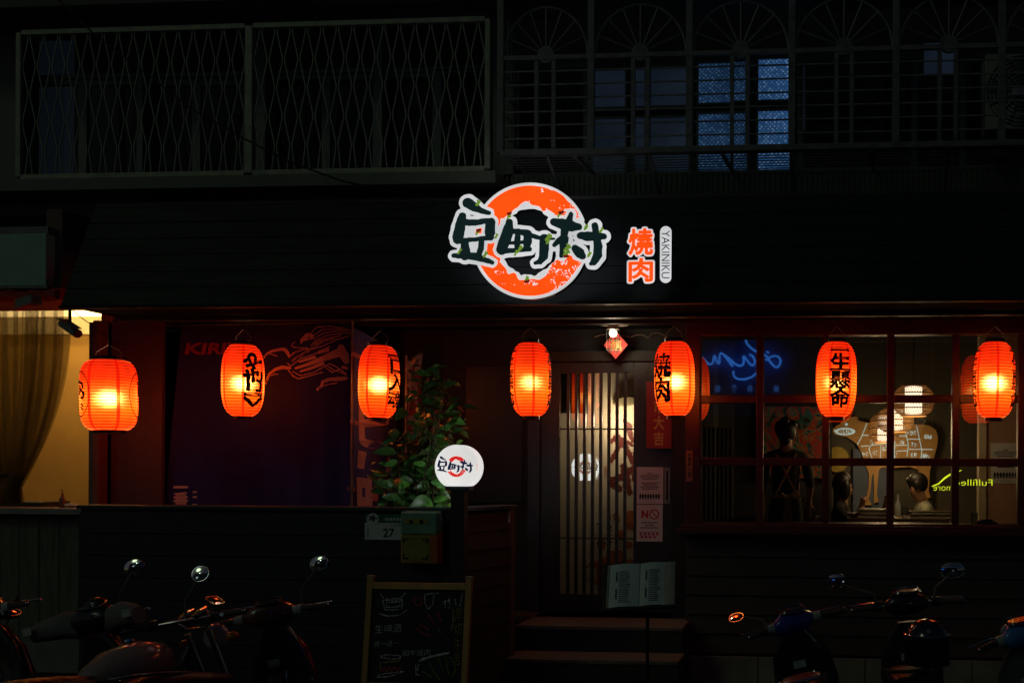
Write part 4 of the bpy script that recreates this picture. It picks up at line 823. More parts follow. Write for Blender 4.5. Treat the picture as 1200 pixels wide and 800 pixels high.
lf = [(215, 180), (100, 480), (330, 385), (262, 500), (408, 265), (215, 360), (455, 490), (480, 462), (655, 395), (650, 420), (725, 250), (770, 460), (768, 490), (890, 330), (985, 348), (910, 500), (520, 655)]
lq, rq = [], []
for i, (x, y) in enumerate(lf):
    big = 1.5 if i in (11, 12, 8) else 1.0; lq.append([(x - 7 * big, y + 10, 7 * big), (x + 8 * big, y - 9, 9 * big), (x + 2, y - 16 * big, 6)])
for (x, y) in ((412, 245), (222, 350), (738, 238), (768, 512), (524, 668)): rq.append([(x - 8, y, 9), (x + 9, y - 4, 8)])
field_mesh(MB(), lambda X, Z: strokes_sdf(X, Z, lq) + (vnoise(X, Z, 9, 22) - .5) * 9, 70, 1020, 140, 700, 320, lambda x, y: S3(x, y) + Vector((0, -.010, 0))).build('leaf_marks', sg_g, sign, fixn=False)
field_mesh(MB(), lambda X, Z: strokes_sdf(X, Z, rq) + (vnoise(X, Z, 9, 23) - .5) * 8, 180, 800, 200, 700, 220, lambda x, y: S3(x, y) + Vector((0, -.0125, 0))).build('maroon_marks', sg_r, sign, fixn=False)
for px in (560, 680): MB().box(PX(px, -1.1) - .02, PX(px, -1.1) + .02, YS + .12, -.95, PZ(290, -1.1, px), PZ(284, -1.1, px)).build('fixing', black, sign)
def cjk_sign(px0, px1, py0, py1, chr_):
    c = P((px0 + px1) / 2, (py0 + py1) / 2, YS); W_, H_ = PX(px1, YS) - PX(px0, YS), PZ(py0, YS, 750) - PZ(py1, YS, 750)
    A, F = text2d(chr_, W=W_ * .93, H=H_ * .93, bold=.012); Ab, Fb = text2d(chr_, W=W_ * 1.08, H=H_ * 1.08, bold=.06); return c, A, F, Ab, Fb
sub = thing('sign_characters', 'small lit orange characters with white edges beside the main sign', 'sign', P(750, 332, -1.2))
def glyph_field(A, F, grow, nx=110):
    """distance field of a glyph mesh outline so that its white edge grows evenly"""
    from collections import Counter
    E = Counter(); 
    for f in F:
        for i in range(len(f)): E[tuple(sorted((f[i], f[(i + 1) % len(f)])))] += 1
    segs = [(A[a], A[c]) for (a, c), n in E.items() if n == 1]
    return segs
for p0, p1, y0, y1, chx in ((736, 766, 267, 300, '燒'), (736, 766, 302, 331, '肉')):
    c, A, F, Ab, Fb = cjk_sign(p0, p1, y0, y1, chx); segs = glyph_field(A, F, 0)
    def fd(X, Z):
        d = np.full(X.shape, 9.0)
        for a, e in segs: d = np.minimum(d, cap_sdf(X, Z, [(a[0], a[1], .0165), (e[0], e[1], .0165)]))
        return d
    h = .17; fb = MB(); field_mesh(fb, fd, -h, h, -h, h, 90, lambda x, y: (c.x + x, YS, c.z + y), bk); fb.add([(c.x + x, YS - .0005, c.z + y) for x, y in A], F)
    fb.build('white_edge', [sg_w, sg_s], sub, fixn=False)
    def fo(X, Z):
        d = np.full(X.shape, 9.0)
        for a, e in segs: d = np.minimum(d, cap_sdf(X, Z, [(a[0], a[1], .0035), (e[0], e[1], .0035)]))
        return d
    ob = MB(); field_mesh(ob, fo, -h, h, -h, h, 150, lambda x, y: (c.x + x, YS - .006, c.z + y)); ob.add([(c.x + x, YS - .0065, c.z + y) for x, y in A], F); ob.build('character', sg_o, sub, fixn=False)
MB().box(PX(745, YS), PX(757, YS), YS + .06, -.9, PZ(304, YS, 750), PZ(296, YS, 750)).build('fixing', black, sub)
pill = thing('name_strip', 'white lit upright strip lettered with thin roman capitals', 'sign', P(779, 331, -1.2))
x0, x1, z0, z1 = PX(772.5, YS), PX(786, YS), PZ(331.5, YS, 780), PZ(265, YS, 780); rr = (x1 - x0) / 2; pc = [((x0 + x1) / 2 + rr * math.cos(t), (z1 - rr if math.sin(t) >= 0 else z0 + rr) + rr * math.sin(t)) for t in [2 * math.pi * i / 40 for i in range(40)]]
MB().prism(pc, YS, YS + .002).build('lightbox', sg_w, pill); MB().prism(pc, YS + .0021, YS + .06).build('return', sg_s, pill); put_text('lettering', 'YAKINIKU', mat('grey_ink', (.02, .02, .03), .6), pill, ((x0 + x1) / 2, YS - .003, (z0 + z1) / 2), rt=(0, 0, -1), up=(1, 0, 0), W=(z1 - z0) * .84, H=.062, bold=-.004)
MB().box(x0 + .03, x1 - .03, YS + .06, -.9, z0 + .3, z0 + .33).build('fixing', black, pill)

# ------------------------------------------------------------------ lanterns
def lantern_mat(name, h, seam, hot):
    m = bpy.data.materials.new(name); m.use_nodes = True; t = m.node_tree; t.nodes.clear(); L = t.links.new; N = t.nodes.new
    out = N('ShaderNodeOutputMaterial'); tc = N('ShaderNodeTexCoord'); sp = N('ShaderNodeSeparateXYZ'); L(tc.outputs['Object'], sp.inputs[0])
    mr = N('ShaderNodeMapRange'); mr.inputs[1].default_value = -h; mr.inputs[2].default_value = h; L(sp.outputs[2], mr.inputs[0])
    cr = N('ShaderNodeValToRGB'); e = cr.color_ramp.elements
    if seam: cols = [(0, (1.0, .02, .002)), (.42, (1.6, .05, .003)), (.7, (.9, .014, .002)), (1, (.42, .006, .001))]
    else: cols = [(0, (.95, .028, .002)), (.10, (1.6, .07, .004)), (.34, (2.5, .25, .008)), (.52, (2.4, .19, .007)), (.72, (1.2, .038, .003)), (1, (.55, .010, .002))]
    e[0].position, e[0].color = cols[0][0], (*cols[0][1], 1); e[1].position, e[1].color = cols[-1][0], (*cols[-1][1], 1)
    for p_, c_ in cols[1:-1]: q = e.new(p_); q.color = (*c_, 1)
    L(mr.outputs[0], cr.inputs[0])
    mu = N('ShaderNodeMath'); mu.operation = 'MULTIPLY'; mu.inputs[1].default_value = 2 * math.pi * 12 / h; L(sp.outputs[2], mu.inputs[0]); sn = N('ShaderNodeMath'); sn.operation = 'SINE'; L(mu.outputs[0], sn.inputs[0])
    st = N('ShaderNodeMapRange'); st.inputs[1].default_value = -1; st.inputs[2].default_value = -.25; st.inputs[3].default_value = .10; st.inputs[4].default_value = 1.0; L(sn.outputs[0], st.inputs[0])
    nz = N('ShaderNodeTexNoise'); nz.inputs['Scale'].default_value = 14; nz.inputs['Detail'].default_value = 5; L(tc.outputs['Object'], nz.inputs['Vector']); nr = N('ShaderNodeMapRange'); nr.inputs[1].default_value = .3; nr.inputs[2].default_value = .7; nr.inputs[3].default_value = .85; nr.inputs[4].default_value = 1.12; L(nz.outputs[0], nr.inputs[0])
    mm = N('ShaderNodeMath'); mm.operation = 'MULTIPLY'; L(st.outputs[0], mm.inputs[0]); L(nr.outputs[0], mm.inputs[1]); m3 = N('ShaderNodeMath'); m3.operation = 'MULTIPLY'; L(mm.outputs[0], m3.inputs[0]); oi = N('ShaderNodeObjectInfo'); orr = N('ShaderNodeMapRange'); orr.inputs[3].default_value = .78; orr.inputs[4].default_value = 1.15; L(oi.outputs['Random'], orr.inputs[0]); L(orr.outputs[0], m3.inputs[1])
    em = N('ShaderNodeEmission'); L(cr.outputs[0], em.inputs[0]); L(m3.outputs[0], em.inputs[1])
    rf = N('ShaderNodeBsdfRefraction'); rf.inputs['IOR'].default_value = 1.45; rf.inputs['Roughness'].default_value = .72; rf.inputs['Color'].default_value = (1, .5, .16, 1) if not seam else (1, .10, .02, 1)
    df = N('ShaderNodeBsdfDiffuse'); df.inputs[0].default_value = (.35, .03, .02, 1)
    rc = N('ShaderNodeMix'); rc.data_type = 'RGBA'; rc.blend_type = 'MULTIPLY'; rc.inputs[0].default_value = 1; rc.inputs[6].default_value = (1, .62, .2, 1) if not seam else (1, .12, .02, 1); L(mm.outputs[0], rc.inputs[7]); L(rc.outputs[2], rf.inputs['Color'])
    mx = N('ShaderNodeMixShader'); mx.inputs[0].default_value = .5; L(df.outputs[0], mx.inputs[1]); L(rf.outputs[0], mx.inputs[2])
    ad = N('ShaderNodeAddShader'); L(em.outputs[0], ad.inputs[0]); L(mx.outputs[0], ad.inputs[1]); L(ad.outputs[0], out.inputs[0]); return m
ink_l = mat('lantern_ink', (.02, .006, .005), .7); lac = mat('black_lacquer', (.015, .012, .012), .3)
def lantern_mesh(Rr, h, p, mats, nrib, flat=.45):
    n = 48; q = MB(); rings = []
    m = nrib * 2
    for i in range(m + 1):
        v = -1 + 2 * i / m; r = Rr * max(flat, (1 - abs(v) ** p * (1 - flat ** p)) ** (1 / p)); r *= 1 + (.012 if i % 2 else -.008); rings.append((r, v * h))
    vs = [(r * math.cos(2 * math.pi * k / n), r * math.sin(2 * math.pi * k / n), z) for r, z in rings for k in range(n)]; q.v = vs
    for i in range(m):
        for k in range(n): q.f.append((i * n + k, i * n + (k + 1) % n, (i + 1) * n + (k + 1) % n, (i + 1) * n + k)); q.mi.append(1 if k % 8 == 0 else 0)
    me = bpy.data.meshes.new('paper_body'); me.from_pydata(q.v, [], q.f)
    for x in mats: me.materials.append(x)
    me.polygons.foreach_set('material_index', q.mi); me.polygons.foreach_set('use_smooth', [True] * len(q.f)); me.update()
    prof = lambda z: Rr * max(flat, (1 - min(1, abs(z / h)) ** p * (1 - flat ** p)) ** (1 / p))
    return me, prof
lm = [lantern_mat('lantern_paper', .31, False, 1), lantern_mat('lantern_seam', .31, True, 1)]; lmb = [lantern_mat('big_lantern_paper', .29, False, 1), lantern_mat('big_lantern_seam', .29, True, 1)]
PB, PROF = lantern_mesh(.168, .31, 3.0, lm, 24); PBB, PROFB = lantern_mesh(.207, .292, 4.2, lmb, 24, .62)
def edge_band(A, F, g):
    """a band of half width g along a glyph's outline, to make brush-heavy print"""
    segs = glyph_field(A, F, 0); lo, hi = A.min(0) - g * 1.3, A.max(0) + g * 1.3; fb = MB(); rn = random.Random(len(F))
    def fd(X, Z):
        d = np.full(X.shape, 9.0)
        for a, e in segs: d = np.minimum(d, cap_sdf(X, Z, [(a[0], a[1], g), (e[0], e[1], g)]))
        return d + (vnoise(X + 5, Z + 5, .02, 3) - .5) * g * .9
    field_mesh(fb, fd, lo[0], hi[0], lo[1], hi[1], 64, lambda x, y: (x, y, 0)); return np.array([v[:2] for v in fb.v]), fb.f
def wrap_text(A, F, prof, az, zc):
    """flat print laid round the paper body"""
    bm = bmesh.new(); vv = [bm.verts.new((x, y, 0)) for x, y in A]
    for f in F:
        try: bm.faces.new([vv[i] for i in f])
        except ValueError: pass
    lo, hi = A.min(0), A.max(0)
    for x in np.arange(lo[0] + .012, hi[0], .012): bmesh.ops.bisect_plane(bm, geom=bm.verts[:] + bm.edges[:] + bm.faces[:], plane_co=(x, 0, 0), plane_no=(1, 0, 0))
    for y in np.arange(lo[1] + .03, hi[1], .03): bmesh.ops.bisect_plane(bm, geom=bm.verts[:] + bm.edges[:] + bm.faces[:], plane_co=(0, y, 0), plane_no=(0, 1, 0))
    bm.verts.index_update(); out = []
    for v in bm.verts:
        z = v.co.y + zc; r = prof(z) * 1.02 + .002; a = az + v.co.x / (prof(0)); out.append((r * math.sin(a), -r * math.cos(a), z))
    fs = [[v.index for v in f.verts] for f in bm.faces]; bm.free(); return out, fs
def lantern(px, py0, py1, Y, label, texts, turn=0.0, big=False, top_px=None, energy=1.0, tilt=(0, 0), bold_=.0055):
    """texts: (body, azimuth from the viewer in degrees, W, H, kwargs)"""
    c = P(px, (py0 + py1) / 2, Y); h = .292 if big else .31; pr = PROFB if big else PROF
    o = thing('paper_lantern', label, 'lantern', (c.x, c.y, c.z - h), group='red paper lanterns under the soffit')
    view = math.atan2(CAM.x - c.x, -(CAM.y - c.y))            # azimuth of the viewer, from -Y
    o.rotation_euler = (R(tilt[0]), R(tilt[1]), 0)
    body = link('paper_body', PBB if big else PB, o, local=True); body.location = (0, 0, h); a0 = view + R(texts[0][1] if texts else 0) + R(turn)
    body.rotation_euler = (0, 0, a0 - math.pi / 2 + R(30 - 3.75))
    for r, z0, z1, nm in ((pr(h) * 1.02, h - .006, h + .028, 'top_ring'), (pr(h) * .92, -h - .028, -h + .004, 'bottom_ring')):
        q = MB(); q.lathe([(r * .96, z0), (r, z0), (r, z1), (r * .9, z1), (r * .9, z0 + .002)], 32, (0, 0, h), cap=False); q.build(nm, lac, o, smooth=True, local=True)
    hr = MB(); hr.tube([(-pr(h) * .9, 0, 2 * h + .02), (-pr(h) * .85, 0, 2 * h + .07), (0, 0, 2 * h + .13), (pr(h) * .85, 0, 2 * h + .07), (pr(h) * .9, 0, 2 * h + .02)], .003, 6); hr.build('wire_handle', dk_steel, o, smooth=True, local=True)
    MB().tube([(0, 0, 2 * h + .13), (.003, 0, ZS - c.z + h - .041 if abs(Y + .48) < .06 else ZS - c.z + h - .001)], .003, 5).build('cord', black, o, local=True)
    for body_t, az, W_, H_, kw in texts:
        q = MB()
        if isinstance(body_t, str): A, F = text2d(body_t, W=W_, H=H_, **kw); vs, fs = wrap_text(A, F, pr, view + R(az), kw_z.get(label, 0)); q.add([(x, y, z + h) for x, y, z in vs], fs); A2, F2 = edge_band(A, F, bold_); q.add([(lambda r, a, z: (r * math.sin(a), -r * math.cos(a), z + h))(pr(z) * 1.02 + .0035, view + R(az) + x / pr(0), z) for x, z in A2], F2)
        else:
            fb = MB(); field_mesh(fb, body_t, -W_, W_, -H_, H_, 110, lambda x, y: (x, y, 0)); A = np.array([v[:2] for v in fb.v]); 
            q.add([(lambda r, a, z: (r * math.sin(a), -r * math.cos(a), z + h))(pr(z) * 1.02 + .002, view + R(az) + x / pr(0), z) for x, z in A], fb.f)
        q.build('lettering', ink_l, o, fixn=False, local=True)
    ld = bpy.data.lights.new('lantern_bulb', 'POINT'); ld.energy = 4.4 * energy; ld.color = (1, .72, .42); ld.shadow_soft_size = .05; lo = bpy.data.objects.new('lantern_bulb', ld); COL.objects.link(lo); lo.parent = o; lo.location = (0, 0, h - .03)
    return o
kw_z = {}
vb = dict(vertical=True, gap=.05)
def oval(X, Z): d = np.abs(np.hypot(X / .115, Z / .185) - 1) * .14 - .004; return np.minimum(d, strokes_sdf(X, Z, [[(-.01, .10, .012), (.04, .085, .012), (.05, .05, .012)], [(.0, .07, .008), (.01, .04, .018), (.0, .0, .012)], [(.03, .03, .01), (.06, .0, .014), (.05, -.035, .012), (.02, -.03, .01)], [(.02, -.08, .008), (.05, -.10, .008)], [(.02, -.11, .008), (.05, -.13, .008)]]))
lantern(128.5, 417, 509, -.9, 'biggest lantern, barrel shaped with an oval crest, beside the gathered curtain', [(oval, -72, .13, .2, {}), (oval, 74, .13, .2, {})], big=True, turn=0, energy=.85, tilt=(0, -1.0))
lantern(284.5, 404, 487, -.48, 'red lantern with curly black script hanging before the navy banner', [('やきにく', 31, .17, .45, dict(vertical=True, gap=.03, rot=R(90)))], energy=.8, tilt=(1.2, 1.0), bold_=.009)
lantern(443.5, 405, 489, -.48, 'red lantern lettered along its edge, hanging before the blue flag and the shrub', [('一口入魂', 55, .16, .45, vb)], energy=.75, tilt=(-.8, .8), bold_=.008)
lantern(622.5, 402, 487, -.48, 'dimmest red lantern, hanging just beside the slatted door opposite the couplet', [('一生懸命', -82, .15, .48, vb), ('一生懸命', 82, .15, .48, vb)], energy=.35, tilt=(.4, -.5), bold_=.008)
lantern(791.5, 401, 486, -.48, 'red lantern with two large characters beside the red couplet', [('焼肉', -41, .17, .39, vb)], energy=.75, tilt=(.6, -1.2), bold_=.009)
lantern(979.5, 402, 487, -.48, 'red lantern with four bold characters facing forward before the window', [('一生懸命', 12, .165, .47, vb)], energy=.45, tilt=(-.5, .6), bold_=.0065)
lantern(1164.5, 402, 488, -.48, 'red lantern with blank front hanging before the end panes of the window', [('一生懸命', -80, .15, .48, vb), ('一生懸命', 80, .15, .48, vb)], energy=1.0, tilt=(-.6, .9), bold_=.008)
# ------------------------------------------------------------------ navy banner
def cloth_mat(name, col, **k): return mat(name, col, .9, var=.2, scale=10, bump=.25, bscale=200, **k)
YBn = -.1
ban = thing('navy_banner', 'large navy cloth banner with a white prancing beast, hung behind the parapet', 'banner', P(300, 600, YBn))
def ban_y(px, py): return YBn + .018 * math.sin(px * .075 + py * .004) + .01 * math.sin(px * .21) * (py - 380) / 200
q = MB(); nx, nz = 70, 12; vs = []; fs = []
for j in range(nz + 1):
    py = 381 + (640 - 381) * j / nz
    for i in range(nx + 1):
        t = i / nx; px = (214 - 19 * (py - 381) / 211) * (1 - t) + 411 * t; p = P(px, py - .018 * (px - 300), YBn); vs.append((p.x, ban_y(px, py), p.z))
        if i and j: a = (j - 1) * (nx + 1) + i; fs.append((a - 1, a, a + nx + 1, a + nx))
q.add(vs, fs).build('cloth', cloth_mat('navy_cloth', (.03, .034, .25)), ban, smooth=True)
pale = mat('pale_print', (.85, .68, .62), .85, var=.15); redp = mat('red_print', (.42, .05, .045), .85)
def B3(x, y, o=-.004): p = P(x, y, YBn); return (p.x, ban_y(x, y) - .003 + o, p.z)
A, F = text2d('KIRIN', W=66, H=13.5, bold=.035); cx, cy_ = 252, 408
MB().add([B3(cx + x + y * .18, cy_ - y + (x * -.02)) for x, y in A], F).build('red_lettering', redp, ban, fixn=False)
A, F = text2d('一番搾', W=16, H=46, bold=.04, vertical=True, gap=.15); q = MB().add([B3(213 + x, 592 - y) for x, y in A], F)
for k, yy in enumerate((575, 581, 590)): q.add([B3(226, yy), B3(231, yy), B3(231, yy + 2.2), B3(226, yy + 2.2)], [(0, 1, 2, 3)])
q.build('white_lettering', pale, ban, fixn=False)
kx = lambda x, y: (300 + x * .125, 370 + y * .125)
solid = [[(82, 390, 9), (115, 350, 10), (150, 330, 12), (235, 310, 14), (265, 315, 16), (290, 345, 16), (300, 370, 12)], [(92, 632, 10), (108, 590, 11), (125, 545, 10), (180, 500, 14), (240, 480, 18), (310, 488, 14)], [(590, 690, 13), (625, 665, 12), (640, 620, 14), (700, 596, 15), (780, 590, 18), (845, 585, 14)], [(435, 225, 18), (490, 195, 34), (525, 195, 26)], [(425, 255, 8), (445, 215, 18)],
         [(800, 300, 30), (830, 380, 40), (845, 420, 30)], [(370, 490, 10), (450, 470, 14), (540, 440, 18), (650, 400, 26), (740, 360, 34), (800, 340, 40)], [(410, 430, 9), (480, 410, 14), (560, 390, 16)], [(420, 520, 8), (500, 500, 12), (640, 450, 16)], [(600, 345, 14), (680, 320, 18)], [(815, 480, 14), (850, 490, 14)]]
def beast(X, Z):
    d = strokes_sdf(X, Z, solid); holes = np.minimum(cap_sdf(X, Z, [(500, 208, 9), (512, 208, 7)]), cap_sdf(X, Z, [(450, 185, 6)])); d = np.maximum(d, -holes); d = np.maximum(d, -cap_sdf(X, Z, [(95, 385, 5), (108, 372, 4)])); d = np.maximum(d, -cap_sdf(X, Z, [(100, 620, 5), (104, 600, 4)])); d = np.maximum(d, -cap_sdf(X, Z, [(600, 685, 6), (620, 675, 5)]))
    body = (X > 380) & (Z > 280) & (X > 640); d = np.where(body & (d < -4), np.maximum(d, (np.sin(X * .30 + np.floor(Z / 22) * 1.6) * np.cos(Z * .28) - .35) * 5), d)
    line = np.full(X.shape, 1e9)
    for s in ([(335, 290), (400, 300), (490, 300)], [(330, 280), (335, 265), (360, 245)], [(300, 390), (350, 345), (450, 315), (560, 310), (640, 285), (760, 225), (880, 185)], [(285, 440), (320, 470), (420, 400), (560, 360), (700, 290)], [(290, 500), (340, 560), (400, 590), (520, 560), (640, 530)], [(340, 520), (420, 560), (560, 530), (700, 450), (760, 480), (840, 540)], [(660, 480), (720, 530), (780, 500)], [(680, 470), (740, 510), (800, 530), (845, 555)], [(520, 170), (580, 110), (700, 100), (850, 120)], [(545, 190), (640, 130), (760, 125), (880, 130)], [(550, 215), (660, 160), (800, 140), (885, 150)], [(560, 240), (680, 185), (820, 160), (885, 168)], [(540, 260), (680, 215), (800, 185)], [(520, 280), (640, 245), (740, 215)], [(650, 655), (700, 640), (760, 628)], [(140, 560), (175, 545), (205, 545)], [(130, 355), (165, 365), (195, 375)]):
        line = np.minimum(line, cap_sdf(X, Z, [(x, y, 4.2) for x, y in s]) + (vnoise(X, Z, 12, 4) - .5) * 3.5)
    for k in range(26): line = np.minimum(line, cap_sdf(X, Z, [(330 + 12 * k, 430 - 6.5 * k + 8 * math.sin(k), 2), (342 + 12 * k, 400 - 6.5 * k, 2)]))
    return np.minimum(d, line)
field_mesh(MB(), beast, 60, 892, 85, 720, 330, lambda x, y: B3(*kx(x, y))).build('beast_print', pale, ban, fixn=False)
MB().tube([P(210, 381, YBn), P(413, 377, YBn)], .012, 8).build('rod', black, ban)
for px in (212, 410): MB().tube([P(px, 380, YBn), (P(px, 380, YBn).x, YBn, ZS)], .004, 5).build('tie', black, ban)
# ------------------------------------------------------------------ flags on poles
def flag(label, A_, B_, py_b, col, texts, mcol, stripe=None):
    A_, B_ = Vector(A_), Vector(B_); o = thing('nobori_flag', label, 'flag', (A_.x, A_.y, .55), group='upright shop flags behind the parapet')
    zb = 1.2; q = MB(); nx, nz = 18, 24; vs = []; fs = []; nrm = (B_ - A_).cross(Vector((0, 0, 1))).normalized()
    def S(u, v): return Vector((A_.x + (B_.x - A_.x) * u, A_.y + (B_.y - A_.y) * u, (A_.z + (B_.z - A_.z) * u) * (1 - v) + zb * v)) + nrm * (.022 * math.sin(u * 9 + v * 5) + .012 * math.sin(v * 14 + u * 3))
    for j in range(nz + 1):
        for i in range(nx + 1):
            vs.append(S(i / nx, j / nz))
            if i and j: a = (j - 1) * (nx + 1) + i; fs.append((a - 1, a, a + nx + 1, a + nx))
    q.add(vs, fs); q.build('cloth', col, o, smooth=True)
    for body, v0, v1, m in texts:
        T, F = text2d(body, W=.74, H=1.0, bold=.04); h = v1 - v0
        MB().add([S(.5 + x, v0 + h * (.5 - y)) + nrm * .006 for x, y in T], F).build('lettering', m, o, fixn=False)
    MB().tube([(A_.x, A_.y, .55), (A_.x, A_.y, A_.z + .06)], .011, 8).build('pole', steel, o, smooth=True); MB().tube([A_, B_], .007, 6).build('rod', dk_steel, o, smooth=True)
    for v in (.12, .42, .72): MB().bar(S(0, v) - (B_ - A_).normalized() * .03, S(0.12, v) + nrm * .004, .004, .035).build('loop', mat('flag_loop', (.5, .4, .36), .8), o)
bl = cloth_mat('blue_flag_cloth', (.10, .2, .65)); wp = mat('flag_white', (.8, .76, .72), .85)
flag('blue shop flag with pale lettering, nearest the navy banner', P(413, 384, -.2), P(466, 412, .25), 592, bl, [('生', .03, .22, wp), ('ビ', .30, .52, wp), ('一', .54, .62, wp), ('旺', .66, .93, wp)], wp)
flag('red and white shop flag half hidden by the shrub', P(476, 424, .0), P(494, 412, .35), 592, cloth_mat('white_flag_cloth', (.42, .34, .32)), [('肉', .05, .3, mat('flag_red', (.4, .03, .03), .85)), ('丼', .35, .6, _M['flag_red'])], wp)
# ------------------------------------------------------------------ potted shrub with broad leaves
leaf_g = mat('leaf_green', (.10, .28, .06), .32, var=.45, scale=4, spec=.6); leaf_l = mat('leaf_light', (.16, .45, .07), .4, var=.3, scale=4); leaf_d = mat('leaf_dark', (.11, .15, .06), .35, var=.4, scale=4)
sh = thing('potted_shrub', 'broad-leaved green shrub in a pot behind the round globe sign', 'plant', (PX(497, -1.05), -1.02, .55))
c0 = Vector((PX(494, -1.0), -1.0, .55))
MB().lathe([(.16, 0), (.22, .35), (.23, .36), (.23, .40), (.205, .40), (.2, .34)], 24, c0).build('pot', mat('clay_pot', (.15, .08, .06), .7), sh, smooth=True)
soil = MB().lathe([(.2, .34), (.05, .355)], 20, c0).build('soil', mat('soil', (.03, .02, .015), .95), sh)
def leaf_mesh(L_, W_, m):
    q = MB(); n = 7; vs = []; fs = []
    for i in range(n + 1):
        t = i / n; wd = W_ * (math.sin(math.pi * t ** .8) ** .9) * .5 + .0008; x = L_ * t; dz = -.18 * L_ * t * t
        vs += [(x, -wd, dz + wd * .35), (x, 0, dz), (x, wd, dz + wd * .35)]
        if i: a = 3 * i; fs += [(a - 3, a, a + 1, a - 2), (a - 2, a + 1, a + 2, a - 1)]
    me = q.add(vs, fs).mesh('leaf'); me.materials.append(m); me.polygons.foreach_set('use_smooth', [True] * len(me.polygons)); return me
LM = [leaf_mesh(.17, .085, leaf_g), leaf_mesh(.19, .085, leaf_g), leaf_mesh(.15, .075, leaf_l), leaf_mesh(.18, .075, leaf_d)]
rnd = random.Random(3); st = MB(); nleaf = 0; tips = []
targets = [(455, 545), (462, 570), (470, 510), (476, 480), (490, 465), (500, 445), (508, 470), (515, 490), (523, 475), (530, 490), (520, 520), (505, 510), (490, 520), (480, 545), (495, 555), (510, 545), (500, 580), (485, 580), (515, 575), (465, 530), (448, 560), (505, 530), (492, 500), (520, 455), (478, 565), (510, 500), (528, 508), (498, 435), (472, 585), (487, 535), (468, 555), (500, 565), (525, 560), (512, 590), (478, 520), (497, 485), (515, 510), (505, 555), (488, 565), (460, 585), (525, 580)]
for k, (tx, ty) in enumerate(targets):
    Yk = -1.06 + rnd.uniform(-.2, .24); tip = P(tx, ty, Yk); base = c0 + Vector((rnd.uniform(-.06, .06), rnd.uniform(-.06, .06), .35)); midp = base.lerp(tip, .5) + Vector((rnd.uniform(-.05, .05), rnd.uniform(-.05, .05), .10)); pts = [base, base.lerp(midp, .5) + Vector((0, 0, .03)), midp, midp.lerp(tip, .5) + Vector((0, 0, .02)), tip]
    st.tube(pts, [.012, .009, .007, .005, .003], 6)
    for j in range(9):
        t = 1 - .075 * j if j < 7 else .5 - .12 * (j - 7); i0 = min(3, int(t * 4)); p = pts[i0].lerp(pts[i0 + 1], t * 4 - i0); a = rnd.uniform(0, 2 * math.pi) if j else math.atan2(tip.y - midp.y, tip.x - midp.x)
        if p.z < 1.35 or nleaf >= 298: continue
        light = rnd.random() < (.22 if ty > 480 else .05); me = LM[2] if light else rnd.choice((LM[0], LM[1], LM[3], LM[0])); s_ = rnd.uniform(.5, 1.05)
        inst('leaf', me, sh, p, (math.copysign(rnd.uniform(.45, 1.35), math.cos(a)), rnd.uniform(-.6, .6), a), (s_, s_, s_)); nleaf += 1
fol = MB(); lv = [(v.co.copy()) for v in LM[0].vertices]; lf_ = [tuple(p.vertices) for p in LM[0].polygons]      # the finer inner leaves
for k in range(420):
    tx, ty = rnd.choice([q_ for q_ in targets if q_[0] > 486 or q_[1] > 515]); p = P(tx + rnd.uniform(-14, 14), ty + rnd.uniform(-16, 16), -.95 + rnd.uniform(-.15, .3)); a = rnd.uniform(0, 6.28); s_ = rnd.uniform(.35, .75)
    Rm = Matrix.Rotation(a, 3, 'Z') @ Matrix.Rotation(rnd.uniform(-.6, .6), 3, 'Y') @ Matrix.Rotation(math.copysign(rnd.uniform(.3, 1.35), math.cos(a)), 3, 'X'); fol.cur = rnd.choice((0, 0, 1, 2)); fol.add([p + Rm @ (v * s_) for v in lv], lf_)
fol.build('inner_foliage', [leaf_g, leaf_d, leaf_l], sh, smooth=True, fixn=False)['kind'] = 'stuff'
st.build('stems', mat('stem_bark', (.08, .06, .03), .8), sh, smooth=True)
# ------------------------------------------------------------------ round lit sign on a post
YGl = -1.47
gs = thing('globe_sign', 'round white lit sign with brush logo on a dark post', 'sign', (PX(540, YGl), YGl, 0))
gc = P(538.5, 547, YGl); gr = 26.6 * (YGl + 9) / 1200
face = emis('globe_white', (.74, .73, .71), 1.0)
def disc_pts(r, n=64):
    out = []
    for i in range(n): a = 2 * math.pi * i / n; x, z = r * math.cos(a), r * math.sin(a); out.append((gc.x + x, gc.z + max(z, -r * .86)))
    return out
MB().prism(disc_pts(gr), YGl - .06, YGl + .055).build('lightbox', face, gs); MB().prism(disc_pts(gr * .97), YGl + .0555, YGl + .06).build('rear_face', emis('globe_white_bright', (.70, .78, .80), 5.5), gs); 
MB().box(gc.x - gr * .55, gc.x + gr * .55, YGl - .05, YGl + .05, gc.z - gr * .86 - .03, gc.z - gr * .86 - .001).build('foot', mat('dark_teal_metal', (.03, .05, .055), .4), gs)
MB().box(gc.x - .005 - .045, gc.x + .045 + .005, YGl - .045, YGl + .045, 0, gc.z - gr * .86 - .031).build('post', mat('post_paint', (.03, .026, .03), .5), gs, bevel=.004)
k2 = gr * 2 / 460.
def G3(x, y, o): return lambda X, Z: None
navy_i = mat('navy_ink', (.012, .016, .04), .5, emit=(.006, .01, .035), es=1); red_i = mat('vermilion_ink', (.55, .03, .015), .5, emit=(.62, .018, .012), es=1)
